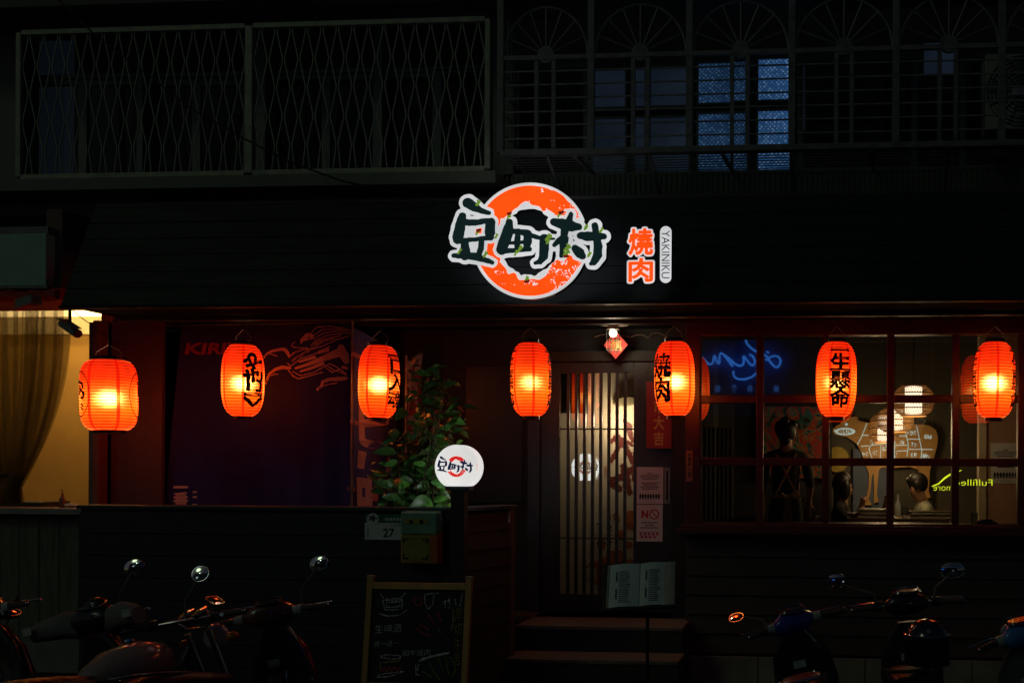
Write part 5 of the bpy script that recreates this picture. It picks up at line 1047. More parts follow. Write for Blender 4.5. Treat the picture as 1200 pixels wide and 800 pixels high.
for sgn in (-1, 1):
    yy = YGl + sgn * .0625
    def T3(x, y, sgn=sgn, yy=yy, o=0.0): return (gc.x + (x - 540) * .00029 * (1 if sgn < 0 else -1), yy + sgn * o, gc.z + .004 - (y - 412) * .00029)
    field_mesh(MB(), lambda X, Z: np.maximum(orange_d(X * 1.0 + 0, Z), -9), 170, 900, 50, 775, 110, lambda x, y: T3(540 + (x - 540) * .78, 412 + (y - 412) * .78)).build('red_ring', red_i, gs, fixn=False)
    field_mesh(MB(), gl_d, 40, 1030, 130, 600, 170, lambda x, y: T3(540 + (x - 540) * .98 + (-30), y + 0, o=.002)).build('logo', navy_i, gs, fixn=False)
    A, F = text2d('燒肉', W=.018, H=.055, vertical=True); MB().add([(gc.x + (.157 + x) * (1 if sgn < 0 else -1), yy, gc.z + y) for x, y in A], F).build('small_characters', mat('pale_red_ink', (.6, .2, .18), .5, emit=(.5, .25, .22), es=1), gs, fixn=False)
# ------------------------------------------------------------------ number plate and meter box on the parapet
yp = -1.402
pt_ = thing('house_number_plate', 'green and white house number plate reading 27 on the parapet', 'sign', P(450, 632, yp)); gpm = mat('plate_green', (.02, .16, .06), .4); wpm = mat('plate_white', (.7, .76, .72), .4, var=.08)
x0, x1, z0, z1 = PX(428.5, yp), PX(485, yp), PZ(632, yp, 450), PZ(602, yp, 450); zm_ = z0 + (z1 - z0) * .66
MB().box(x0, x1, yp - .008, yp, z0, zm_).build('white_field', wpm, pt_); MB().box(x0, x1, yp - .0085, yp, zm_ + .0005, z1).build('green_field', gpm, pt_)
put_text('number', '27', mat('plate_ink', (.01, .03, .02), .5), pt_, P(455.5, 624, yp - .0095), W=.088, H=.066, bold=.02); put_text('small_number', '1319', _M['plate_ink'], pt_, P(464, 615.3, yp - .0095), W=.07, H=.02)
q = MB(); lines(q, P(461, 606.5, yp - .0095), (1, 0, 0), (0, 0, 1), .13, (1,), .022, 0, 4); q.build('small_print', wpm, pt_, fixn=False); q = MB(); lines(q, P(432, 623, yp - .0095), (0, 0, 1), (1, 0, 0), .08, (1,), .01, 0, 4); q.build('small_print', gpm, pt_, fixn=False)
e = P(437, 608, yp - .009); MB().lathe([(.047, 0), (.047, .004)], 28, e, (0, -1, 0)).build('emblem_disc', wpm, pt_)
field_mesh(MB(), lambda X, Z: np.hypot(X, Z) - .028 - .009 * np.cos(5 * np.arctan2(Z, X)), -.045, .045, -.045, .045, 40, lambda x, z: (e.x + x, e.y - .006, e.z + .008 + z * .75)).build('emblem_flower', mat('emblem_plum', (.10, .04, .10), .5), pt_, fixn=False)
mbx = thing('meter_box', 'green and orange metal box with black corner marks beside the number plate', 'box', P(492, 660, yp)); x0, x1, z0, z1 = PX(470.5, -1.5), PX(513.5, -1.5), PZ(660, -1.5, 492), PZ(599, -1.5, 492); zm_ = z0 + (z1 - z0) * .55
g_m = mat('box_green', (.2, .4, .28), .45, var=.15); o_m = mat('box_orange', (.5, .27, .05), .5, var=.2)
MB().box(x0, x1, -1.515, yp, zm_ + .001, z1).build('upper_case', g_m, mbx, bevel=.014); MB().box(x0, x1, -1.512, yp, z0, zm_).build('lower_case', o_m, mbx, bevel=.012); wx = x1 - x0
MB().box(x0 + wx * .13, x0 + wx * .74, -1.519, -1.5155, z1 - .095, z1 - .055).build('label', mat('label_yellow', (.42, .36, .05), .5), mbx); q = MB()
for f_ in (.3, .58): q.box(x0 + wx * (f_ - .05), x0 + wx * (f_ + .05), -1.521, -1.5195, z1 - .09, z1 - .062)
q.build('label_marks', black, mbx); MB().box(x0 + wx * .05, x1 - wx * .2, -1.516, -1.5125, z0 + .02, zm_ - .006).build('olive_panel', mat('olive_panel', (.3, .27, .06), .5), mbx); q = MB()
for sx, cxx in ((1, x0 + wx * .08), (-1, x1 - wx * .24)):
    for sz, czz in ((1, z0 + .035), (-1, zm_ - .025)): q.box(cxx, cxx + sx * .045, -1.5185, -1.5165, czz, czz + sz * .011); q.box(cxx, cxx + sx * .011, -1.5195, -1.5186, czz, czz + sz * .035)
q.build('corner_marks', black, mbx); MB().box(x1 - wx * .17, x1 + .003, -1.514, yp - .01, z0 + .004, zm_ + .006).build('side_strip', mat('orange_plastic', (.5, .12, .03), .45), mbx)
# door chime on the parapet end
o = MB().box(B1.x - .032, B1.x + .0, B1.y - .075, B1.y - .045, PZ(612, -.7, 600), PZ(598, -.7, 600)).build('call_button', mat('ivory_plastic', (.6, .5, .42), .4), None, bevel=.006); tag(o, 'small ivory call button box on the parapet end', 'button')
# ------------------------------------------------------------------ notices and couplet by the door
yd = YD - .0215
people_notice('notice', 'upper white notice with a row of figures on the door', 746.5, 777.5, 547, 590, yd, 760)
no = thing('notice', 'lower white notice reading NO with red paw prints on the door', 'poster', P(762, 635, yd)); x0, x1, z0, z1 = PX(746.5, yd), PX(777, yd), PZ(634, yd, 760), PZ(591, yd, 760); h_ = z1 - z0; w_ = x1 - x0
MB().box(x0, x1, yd - .003, yd, z0, z1).build('sheet', paper, no); put_text('big_letter', 'N', red_ink, no, (x0 + w_ * .32, yd - .0045, z1 - h_ * .26), W=w_ * .27, H=h_ * .22, bold=.05)
cxx, czz = x0 + w_ * .68, z1 - h_ * .26; rr = w_ * .17
field_mesh(MB(), lambda X, Z: np.minimum(np.abs(np.hypot(X, Z) - rr) - .006, cap_sdf(X, Z, [(-rr * .7, rr * .7, .005), (rr * .7, -rr * .7, .005)])), -rr * 1.2, rr * 1.2, -rr * 1.2, rr * 1.2, 50, lambda x, z: (cxx + x, yd - .0045, czz + z)).build('ban_circle', red_ink, no, fixn=False)
q = MB(); lines(q, ((x0 + x1) / 2, yd - .0045, z1 - h_ * .47), (1, 0, 0), (0, 0, 1), w_ * .75, (.85, .5, .95), h_ * .035, h_ * .035, 8); q.build('print', ink, no, fixn=False); q = MB()
rn = random.Random(5)
for k in range(9):
    a, e2 = x0 + w_ * (.16 + .16 * (k % 5) + .05 * (k // 5)), z0 + h_ * (.2 - .09 * (k // 5))
    for dx, dz, r in ((0, 0, .011), (-.011, .011, .0045), (-.004, .016, .0045), (.004, .016, .0045), (.011, .011, .0045)): q.lathe([(r, 0), (r * .9, .0005)], 10, (a + dx, yd - .0045, e2 + dz), (0, -1, 0))
q.build('paw_prints', red_ink, no)
cp = thing('door_couplet', 'red paper couplet with gold characters hanging beside the door', 'couplet', P(772, 526, .1)); yc = .36; x0, x1, z0, z1 = PX(757.5, yc), PX(787, yc), PZ(525, yc, 772), PZ(447, yc, 772)
MB().box(x0, x1, yc - .003, yc, z0, z1).build('paper', mat('couplet_red', (.28, .018, .02), .6), cp); put_text('characters', '開市大吉', mat('gold_ink', (.55, .3, .08), .4, .3), cp, ((x0 + x1) / 2, yc - .0045, (z0 + z1) / 2), W=.105, H=(z1 - z0) * .92, vertical=True, bold=.03, gap=.12)
MB().tube([((x0 + x1) / 2, yc, z1), ((x0 + x1) / 2, yc, ZS)], .002, 4).build('string', black, cp)
tg = thing('wooden_tag', 'small vertical wooden tag on the post beside the window', 'sign', P(807, 566, -.06)); x0, x1, z0, z1 = PX(804.5, -.055), PX(812, -.055), PZ(564, -.055, 807), PZ(528, -.055, 807)
MB().box(x0, x1, -.066, -.0515, z0, z1).build('board', mat('tag_wood', (.35, .16, .08), .6), tg, bevel=.002); put_text('lettering', '營業中', ink, tg, ((x0 + x1) / 2, -.0675, (z0 + z1) / 2), W=.035, H=.22, vertical=True, bold=.03)
# ------------------------------------------------------------------ ceiling lamp and red diamond
Ylp = .05; lp = P(718.5, 382, .05); cl = thing('ceiling_lamp', 'caged ceiling lamp shining above the slatted door', 'lamp', (lp.x, Ylp, ZS))
MB().lathe([(.14, -.018), (.14, -.001), (.05, -.0005)], 28, (lp.x, Ylp, ZS)).build('ceiling_plate', mat('lamp_plate', (.3, .28, .24), .5, .3), cl, smooth=True); MB().lathe([(.05, -.06), (.05, -.019)], 18, (lp.x, Ylp, ZS)).build('socket', steel, cl, smooth=True)
zl = ZS - .115; MB().ell((lp.x, Ylp, zl + .02), .034, .034, .034, 18, 12).build('bulb', emis('bulb_white', (1, .88, .62), 8), cl, smooth=True); q = MB()
for k in range(6): a = k * math.pi / 3; q.tube([(lp.x + .06 * math.cos(a), Ylp + .06 * math.sin(a), ZS - .06), (lp.x + .062 * math.cos(a), Ylp + .062 * math.sin(a), ZS - .24), (lp.x + .03 * math.cos(a), Ylp + .03 * math.sin(a), ZS - .27)], .003, 5)
for zz in (.06, .15, .24): q.tube([(lp.x + .061 * math.cos(t * .5236), Ylp + .061 * math.sin(t * .5236), ZS - zz) for t in range(12)], .003, 5, closed=True)
q.build('cage', black, cl, smooth=True)
ld = bpy.data.lights.new('ceiling_bulb', 'POINT'); ld.energy = 3.0; ld.color = (1, .82, .52); ld.shadow_soft_size = .05; lo = bpy.data.objects.new('ceiling_bulb', ld); COL.objects.link(lo); lo.parent = cl; lo.location = (0, -.0, -.2)
rd = thing('red_diamond', 'red paper diamond with a gold character under the ceiling lamp', 'decoration', P(721, 418, .05)); c = P(721.5, 404, .24); s_ = .112
MB().prism([(c.x - s_, c.z), (c.x, c.z - s_ * 1.15), (c.x + s_, c.z), (c.x, c.z + s_ * 1.15)], .24, .244).build('paper', mat('diamond_red', (.65, .035, .03), .6), rd); put_text('character', '進', _M['gold_ink'], rd, (c.x, .2375, c.z), W=.115, bold=.02)
MB().tube([(c.x, .242, c.z + s_ * 1.15), (c.x, .242, ZS)], .0015, 4).build('string', black, rd)
# loose wires under the soffit
def wire(pts, label, r=.004, m=None):
    o = MB().tube(pts, r, 6).build('wire', m or mat('brown_wire', (.2, .13, .07), .5), None, smooth=True); tag(o, label, 'wire', 'loose wires under the soffit')
wire([P(x, y, .4) for x, y in ((697, 395), (705, 392), (714, 391.5), (728, 393), (740, 395), (745, 392.5), (753, 392), (760, 396), (763, 391), (771, 390), (781, 394), (784, 398))], 'pale wire looping from the ceiling lamp to the lantern with two characters')
wire([P(x, y, -.35) for x, y in ((84, 362), (95, 372), (108, 381), (122, 392), (136, 402), (150, 404))], 'dark wire sagging over the biggest lantern', m=black)
wire([P(x, y, -.4) for x, y in ((112, 377), (130, 380), (145, 377), (160, 376), (180, 378), (200, 382))], 'thin wire along the beam behind the biggest lantern')
# camera under the fascia
cc = thing('security_camera', 'grey bullet security camera under the fascia corner', 'camera', P(82, 362, -1.0)); p0, p1 = P(73, 379, -1.0), P(91, 391, -1.12)
MB().tube([p0, p1], [.033, .036], 16).build('body', mat('camera_grey', (.14, .2, .17), .4), cc, smooth=True); MB().tube([p1, p1 + (p1 - p0).normalized() * .012], .03, 16).build('lens', mat('camera_lens', (.12, .05, .04), .15), cc, smooth=True)
MB().tube([P(82, 357, -1.0), P(82, 368, -1.0), (p0 + p1) / 2], .012, 8).build('arm', black, cc); MB().bar(p0 + Vector((0, 0, .038)), p1 + Vector((.01, -.03, .042)), .08, .006).build('hood', _M['camera_grey'], cc)
# neighbour's sign box, spotlight and ring lamp
nsb = thing('blank_sign_box', 'blank pale green sign box above the red valance', 'sign', P(25, 336, -.98)); x0, x1, z0, z1 = PX(-70, -1.0), PX(53, -1.0), PZ(335, -1.0, 25), PZ(274, -1.0, 25)
MB().box(x0, x1, -1.0, -.6, z0, z1).build('face', mat('pale_green_acrylic', (.33, .55, .42), .35, var=.1), nsb, bevel=.004); MB().box(x0, x1 + .012, -.995, -.6, z1 + .001, z1 + .06).box(x0, x1 + .012, -.998, -.6, z0 - .02, z0 - .001).build('frame', alu, nsb)
fl = thing('floodlight', 'small grey and red floodlight angled under the red valance', 'lamp', P(33, 360, -1.02)); a, b2 = P(24, 357, -1.02), P(43, 351, -1.1); MB().bar(a, b2, .09, .08).build('head', mat('flood_grey', (.2, .22, .2), .5), fl, bevel=.008); MB().bar(a + Vector((.01, -.035, -.045)), b2 + Vector((.0, -.035, -.045)), .07, .012).build('lens_rim', mat('flood_red', (.4, .06, .04), .4), fl); MB().tube([P(46, 349, -1.0), b2], .01, 6).build('arm', black, fl)
rl = thing('ring_lamp', 'round ceiling lamp glowing behind the red valance', 'lamp', P(5, 352, -.5)); c = P(0, 354, -.5); MB().lathe([(.2, -.02), (.2, .03)], 32, c).build('housing', alu, rl, smooth=True); MB().lathe([(.17, -.03), (.17, -.0205)], 32, c).build('diffuser', emis('ring_glow', (1, .8, .5), 1.6), rl, smooth=True)
bt_ = thing('bottle', 'small amber bottle with a hooked top on the neighbouring counter', 'bottle', P(73, 587, -.6)); c = P(73.5, 589, -.95); c.z = ZN + .001; c = Vector((PX(73.5, -1.05), -1.05, ZN + .001))
MB().lathe([(.024, 0), (.026, .05), (.022, .075), (.009, .09), (.009, .115)], 18, c).build('body', mat('amber_glass', (.25, .10, .04), .2), bt_, smooth=True); MB().tube([c + Vector((0, 0, .115)), c + Vector((0, 0, .14)), c + Vector((-.012, 0, .15)), c + Vector((-.012, 0, .135))], .003, 5).build('hook', steel, bt_)
bw = MB().ell((PX(84, -1.05), -1.05, ZN + .018), .06, .04, .018, 16, 8).build('folded_napkin', mat('napkin_white', (.6, .55, .42), .8), None, smooth=True); tag(bw, 'crumpled white napkin beside the amber bottle on the counter', 'napkin')
# ------------------------------------------------------------------ chalkboard
wood_y = mat('pine_frame', (.58, .31, .09), .55, var=.3, scale=6, stretch=(1, 1, .2), bump=.15); slate = mat('slate', (.012, .012, .013), .75, var=.4, scale=5)
YCb = -2.5; cbd = thing('chalkboard', 'wooden framed chalkboard easel covered in chalk writing before the parapet', 'chalkboard', (PX(492, YCb), YCb, 0))
x0, x1 = PX(431.5, YCb), PX(554, YCb); z1 = PZ(682, YCb, 492); zbt = PZ(797, YCb, 492); w_ = .04; lean = .16
def tilt(v): return Vector((v.x, v.y + (v.z - z1) * -lean * .0 + (z1 - v.z) * -.12, v.z))
MB().box(x0 + w_, x1 - w_, YCb + .004, YCb + .014, zbt, z1 - .001).xf(tilt).build('slate', slate, cbd)
for x in (x0, x1 - w_):
    l = MB().box(x, x + w_, YCb - .012, YCb + .02, 0, z1 + .03).xf(tilt).build('leg', wood_y, cbd, bevel=.004); MB().box(x - .002, x + w_ + .002, YCb - .014, YCb + .022, z1 + .0305, z1 + .042).xf(tilt).build('cap', mat('cap_felt', (.4, .32, .24), .7), l)
for x in (x0 + .02, x1 - .06): MB().bar((x + .0, YCb + .03, z1 - .05), (x - .08 - .06 * (x > x0 + .1), YCb + .34, 0), w_, .03, ref=(0, 1, 0)).build('back_leg', wood_y, cbd)
MB().box(x0 + w_ + .001, x1 - w_ - .001, YCb - .01, YCb + .018, z1 - .045, z1 - .002).xf(tilt).build('rail', wood_y, cbd, bevel=.003); MB().box(x0 + w_ + .001, x1 - w_ - .001, YCb - .01, YCb + .018, zbt - .04, zbt).xf(tilt).build('rail', wood_y, cbd, bevel=.003)
chw = mat('white_chalk', (.65, .65, .62), .95, var=.5, scale=60); chr_ = mat('red_chalk', (.38, .06, .06), .95, var=.5, scale=60); chy = mat('yellow_chalk', (.42, .30, .08), .95, var=.5, scale=60); chg = mat('green_chalk', (.12, .22, .04), .95, var=.5, scale=60)
def C3(x, y): p = P(430 + x * .1625, 670 + y * .1625, YCb); return tilt(Vector((p.x, YCb + .001, p.z)))
def chalkline(name, polys, m, r=3.0, seed=1): field_mesh(MB(), lambda X, Z: strokes_sdf(X, Z, [[(x, y, r) for x, y in p] for p in polys]) + (vnoise(X, Z, 7, seed) - .45) * 6, 60, 715, 125, 790, 260, C3).build(name, m, cbd, fixn=False)
chalkline('chalk_drawing', [[(100, 155), (130, 190), (250, 185), (280, 150)], [(120, 200), (140, 270), (260, 265), (262, 195), (125, 200)], [(150, 215), (150, 250), (245, 245), (245, 210), (150, 215)], [(100, 295), (160, 312), (250, 305), (298, 270)], [(420, 160), (425, 220), (450, 262), (480, 235), (485, 170)], [(410, 160), (520, 150)], [(570, 200), (572, 255)], [(550, 215), (600, 200)], [(600, 180), (602, 260)], [(640, 190), (650, 235)], [(690, 150), (680, 240)], [(130, 600), (200, 615), (268, 608), (265, 590), (180, 583), (130, 590), (130, 605)], [(110, 742), (200, 735), (295, 702)], [(110, 742), (125, 722), (285, 700)], [(380, 650), (385, 720), (410, 728)], [(400, 648), (395, 690)]], chw, 3.2)
chalkline('chalk_drawing', [[(405, 625), (470, 600), (560, 580), (610, 570)], [(430, 610), (500, 595), (590, 575)]], chw, 7, 4)
chalkline('chalk_drawing', [[(140, 700), (160, 670), (175, 705), (195, 668), (210, 700), (230, 665), (250, 695), (270, 665), (275, 690)], [(380, 400), (430, 440), (470, 450)], [(400, 370), (460, 410)], [(450, 300), (500, 370)], [(520, 280), (545, 350)], [(340, 190), (360, 240), (400, 230), (395, 190), (345, 185)]], chr_, 6, 2)
chalkline('chalk_drawing', [[(525, 400), (545, 430)]], chg, 5, 3)
for pl_ in ([(480, 640), (510, 700), (560, 760)], [(540, 610), (580, 700)], [(620, 600), (660, 650), (665, 700), (640, 740)], [(590, 600), (620, 720)], [(430, 700), (500, 740)]): chalkline('chalk_drawing', [pl_], chg, 5.5, 3)
for pl_ in ([(630, 265), (635, 330), (625, 410)], [(125, 640), (130, 690)], [(135, 640), (265, 625)]): chalkline('chalk_drawing', [pl_], chy, 4.5, 3)
for bodyt, x, y, wd, m, vert in (('生啤酒', 170, 400, 190, chw, False), ('買一送一', 165, 505, 180, chw, False), ('和牛燒肉', 380, 570, 200, chw, False), ('厚切牛舌', 672, 460, 50, chy, True)):
    A, F = text2d(bodyt, W=wd if not vert else None, H=400 if vert else None, vertical=vert, gap=.2, bold=-.008); MB().add([C3(x + a * (.6 if vert else 1), y - c_ + a * -.06) for a, c_ in A], F).build('chalk_writing', m, cbd, fixn=False)
# ------------------------------------------------------------------ menu stand
YM = -2.3; ms = thing('menu_stand', 'black music stand holding an open menu before the steps', 'menu stand', (PX(759, YM), YM, 0))
mc = P(749.5, 686, YM); rtv = Vector((.985, .10, .06)).normalized(); upv = Vector((-.05, .42, .9)).normalized(); nm = rtv.cross(upv).normalized()
W2, H2 = .245, .165
def M3(u, v, o=0.0): return mc + rtv * u + upv * v + nm * o
def slab(u0, u1, v0, v1, o0, o1): return MB().add([M3(u, v, o) for o in (o0, o1) for u, v in ((u0, v0), (u1, v0), (u1, v1), (u0, v1))], [(3, 2, 1, 0), (4, 5, 6, 7), (0, 1, 5, 4), (1, 2, 6, 5), (2, 3, 7, 6), (3, 0, 4, 7)])
slab(-W2, W2, -H2, H2, -.012, 0).build('desk', black, ms); slab(-W2, W2, -H2, -H2 + .01, .0005, .04).build('lip', black, ms)
pg = mat('menu_page', (.66, .76, .7), .6, var=.25, scale=3.5); pg2 = mat('menu_page_edge', (.45, .40, .32), .7)
def page(u0, u1, m, nme, bulge): 
    q = MB(); vs = []; fs = []; n = 10
    for i in range(n + 1):
        t = i / n; u = u0 + (u1 - u0) * t; o = .006 + bulge * math.sin(math.pi * (t if u0 >= 0 else t)) 
        vs += [M3(u, -H2 + .022, o), M3(u, H2 - .012, o)]
        if i: fs.append((2 * i - 2, 2 * i, 2 * i + 1, 2 * i - 1))
    return q.add(vs, fs).build(nme, m, ms, smooth=True)
page(-.2, -.002, pg, 'page', .018); page(.002, .17, pg, 'page', .018); page(.171, .235, pg2, 'page', .006); page(-.215, -.201, pg2, 'page', .004)
for u0 in (-.135, .06):
    q = MB()
    for r_, v0 in ((9, .10), (8, -.02)):
        for k in range(r_): v = v0 - k * .013; ln = random.Random(k + int(u0 * 99)).uniform(.05, .085); q.add([M3(u0, v, .027), M3(u0 + ln, v, .027), M3(u0 + ln, v - .004, .027), M3(u0, v - .004, .027)], [(0, 1, 2, 3)])
        q.add([M3(u0 - .02, v0, .027), M3(u0 - .013, v0, .027), M3(u0 - .013, v0 - .07, .027), M3(u0 - .02, v0 - .07, .027)], [(0, 1, 2, 3)])
    q.build('print', mat('menu_ink', (.04, .05, .05), .7), ms, fixn=False)
px_ = mc + rtv * .045; MB().tube([px_ - upv * .05 - nm * .03, (px_.x, YM + .05, mc.z - .2), (px_.x, YM + .05, .35)], .011, 10).build('pole', black, ms, smooth=True)
MB().lathe([(.016, 0), (.016, .06)], 12, (px_.x, YM + .05, mc.z - .42)).tube([(px_.x, YM + .05, mc.z - .39), (px_.x + .04, YM + .03, mc.z - .39)], .008, 8).build('clamp', black, ms, smooth=True)
for k in range(3): a = k * 2.094 + .5; MB().tube([(px_.x, YM + .05, .36), (px_.x + .26 * math.cos(a), YM + .05 + .26 * math.sin(a), .01)], .009, 8).build('leg', black, ms, smooth=True)
# ------------------------------------------------------------------ scooters and motorcycle
rubber = mat('tyre_rubber', (.014, .014, .014), .8, bump=.3); blackp = mat('black_plastic', (.018, .018, .019), .3, var=.25, coat=.35); vinyl = mat('seat_vinyl', (.018, .016, .017), .4, var=.25, bump=.2, bscale=150); chrome = mat('chrome', (.6, .6, .6), .15, 1.0, var=.1); gripm = mat('grip_rubber', (.08, .06, .055), .7, bump=.5, bscale=200)
mirror_m = mat('mirror_glass', (.85, .87, .88), .02, 1.0, var=.02); sticker = mat('sticker', (.42, .45, .40), .5, var=.3, scale=60); dash_m = mat('dash_glass', (.05, .03, .025), .12, var=.2, coat=1.0); amber = mat('amber_lens', (.5, .14, .02), .2); redl = mat('red_lens', (.35, .02, .02), .2, coat=.5); greyp = mat('grey_plastic', (.10, .10, .10), .5)
def paint(name, col): return mat(name, col, .28, var=.12, coat=.6)
def mirror(o, sx, base, tip, head, face, rx, rz_, m=blackp, square=False):
    """stem, housing and glass on one side; face: the way the glass looks"""
    mr = MB().tube([base, (base[0] + (tip[0] - base[0]) * .15, base[1], base[2] + (tip[2] - base[2]) * .55), tip, head], .0075, 8).build('mirror', dk_steel, o, smooth=True, local=True)
    f = Vector(face).normalized(); r = f.cross(Vector((0, 0, 1))).normalized(); u = r.cross(f); hd = Vector(head); p_ = 4 if square else 2.2
    MB().loft([(hd - f * .035, r * rx * .55, u * rz_ * .55), (hd - f * .022, r * rx * .9, u * rz_ * .9), (hd, r * rx, u * rz_), (hd + f * .004, r * rx * .98, u * rz_ * .98)], 24, p_).build('housing', m, mr, smooth=True, local=True)
    MB().loft([(hd + f * (.0045 + .0105 * (rx / .07) ** 2 * (1 - k * k)), r * rx * .92 * k, u * rz_ * .92 * k) for k in (1, .85, .7, .55, .4, .25, .1, .01)], 24, p_).build('glass', mirror_m, mr, smooth=True, local=True)
def pmirror(o, px, py, rxp, rzp, aim, base, dY=0.0, square=False, m=blackp, twist=0.0):
    """a mirror whose head is seen at photo pixel (px, py); aim: what its glass catches, in the street"""
    Mw = Matrix.Translation(o.location) @ o.rotation_euler.to_matrix().to_4x4(); Mi = Mw.inverted(); bw_ = Mw @ Vector(base); hw = P(px, py, bw_.y + dY); s_ = (hw.y + 9) / 1200
    f = ((CAM - hw).normalized() + (Vector(aim) - hw).normalized()).normalized(); fl_ = Mi.to_3x3() @ f; hl_ = Mi @ hw; b_ = Vector(base); tip = b_.lerp(hl_, .7) + Vector((0, 0, .01))
    mirror(o, 1, tuple(b_), tuple(tip), tuple(hl_ - fl_ * .02), tuple(fl_), rxp * s_, rzp * s_, m, square)
def wheel(o, y, r, w_=.05):
    t = [(r - .055, -w_), (r - .02, -w_), (r, -w_ * .45), (r, w_ * .45), (r - .02, w_), (r - .055, w_)]
    ty = MB().lathe(t + [t[0]], 32, (0, y, r), (1, 0, 0), cap=False).build('wheel', rubber, o, smooth=True, local=True); q = MB().lathe([(r - .056, -w_ * .8), (r - .07, -w_ * .8), (r - .07, w_ * .8), (r - .056, w_ * .8), (r - .056, -w_ * .8)], 28, (0, y, r), (1, 0, 0), cap=False).lathe([(.035, -.05), (.035, .05)], 16, (0, y, r), (1, 0, 0))
    for k in range(6): a = k * math.pi / 3; q.bar((0, y + .03 * math.cos(a), r + .03 * math.sin(a)), (0, y + (r - .065) * math.cos(a), r + (r - .065) * math.sin(a)), .03, .02, ref=(1, 0, 0))
    q.build('rim', greyp, ty, smooth=True, local=True)
def place(name, label, px, py, hz, rz, lean, hy, group=None, cat='scooter'):
    d = _fwd + RT * ((px - PPX) / FPX) + UP * ((PPY - py) / FPX); t = (hz - CAM.z) / d.z; w_ = CAM + d * t
    Rm = Matrix.Rotation(rz, 3, 'Z') @ Matrix.Rotation(lean, 3, 'Y'); off_ = Rm @ Vector((0, hy, hz)); o = thing(name, label, cat, (w_.x - off_.x, w_.y - off_.y, 0), 0, group); o.rotation_euler = (0, lean, rz); o.rotation_mode = 'XYZ'; return o
def bars(o, hy, hz, half, steer=0.0, lever=True, stick=True, gm=gripm):
    """grips and levers on both sides, turned by the steering angle"""
    c, s = math.cos(steer), math.sin(steer); T = lambda x, y, z: (x * c - y * s, hy + x * s + y * c, hz + z)
    MB().tube([T(-(half - .12), -.03, 0), T(-.12, -.012, 0), T(.12, -.012, 0), T(half - .12, -.03, 0)], .012, 10).build('handlebar_tube', chrome, o, smooth=True, local=True)
    for sx in (-1, 1):
        MB().ell(T(sx * (half + .012), -.062, -.005), .014, .014, .014, 10, 6).build('bar_end', chrome, o, smooth=True, local=True)
        g_ = MB().tube([T(sx * (half - .14), -.03, .0), T(sx * (half - .13), -.03, 0), T(sx * half, -.06, -.005), T(sx * (half + .012), -.062, -.005)], [.019, .02, .018, .02], 12).build('grip', gm, o, smooth=True, local=True)
        MB().tube([T(sx * (half - .17), .01, .01), T(sx * (half - .14), .055, .014), T(sx * (half - .02), .04, .01), T(sx * (half + .03), .03, .008)], [.009, .009, .007, .01], 8).build('brake_lever', chrome, o, smooth=True, local=True)
        MB().loft([(T(sx * (half - .19), -.014, .0), (0, .036, 0), (0, 0, .032)), (T(sx * (half - .14), -.02, 0), (0, .034, 0), (0, 0, .03))], 12, 3).build('switch_box', sticker if stick else blackp, o, smooth=True, local=True)
    return T
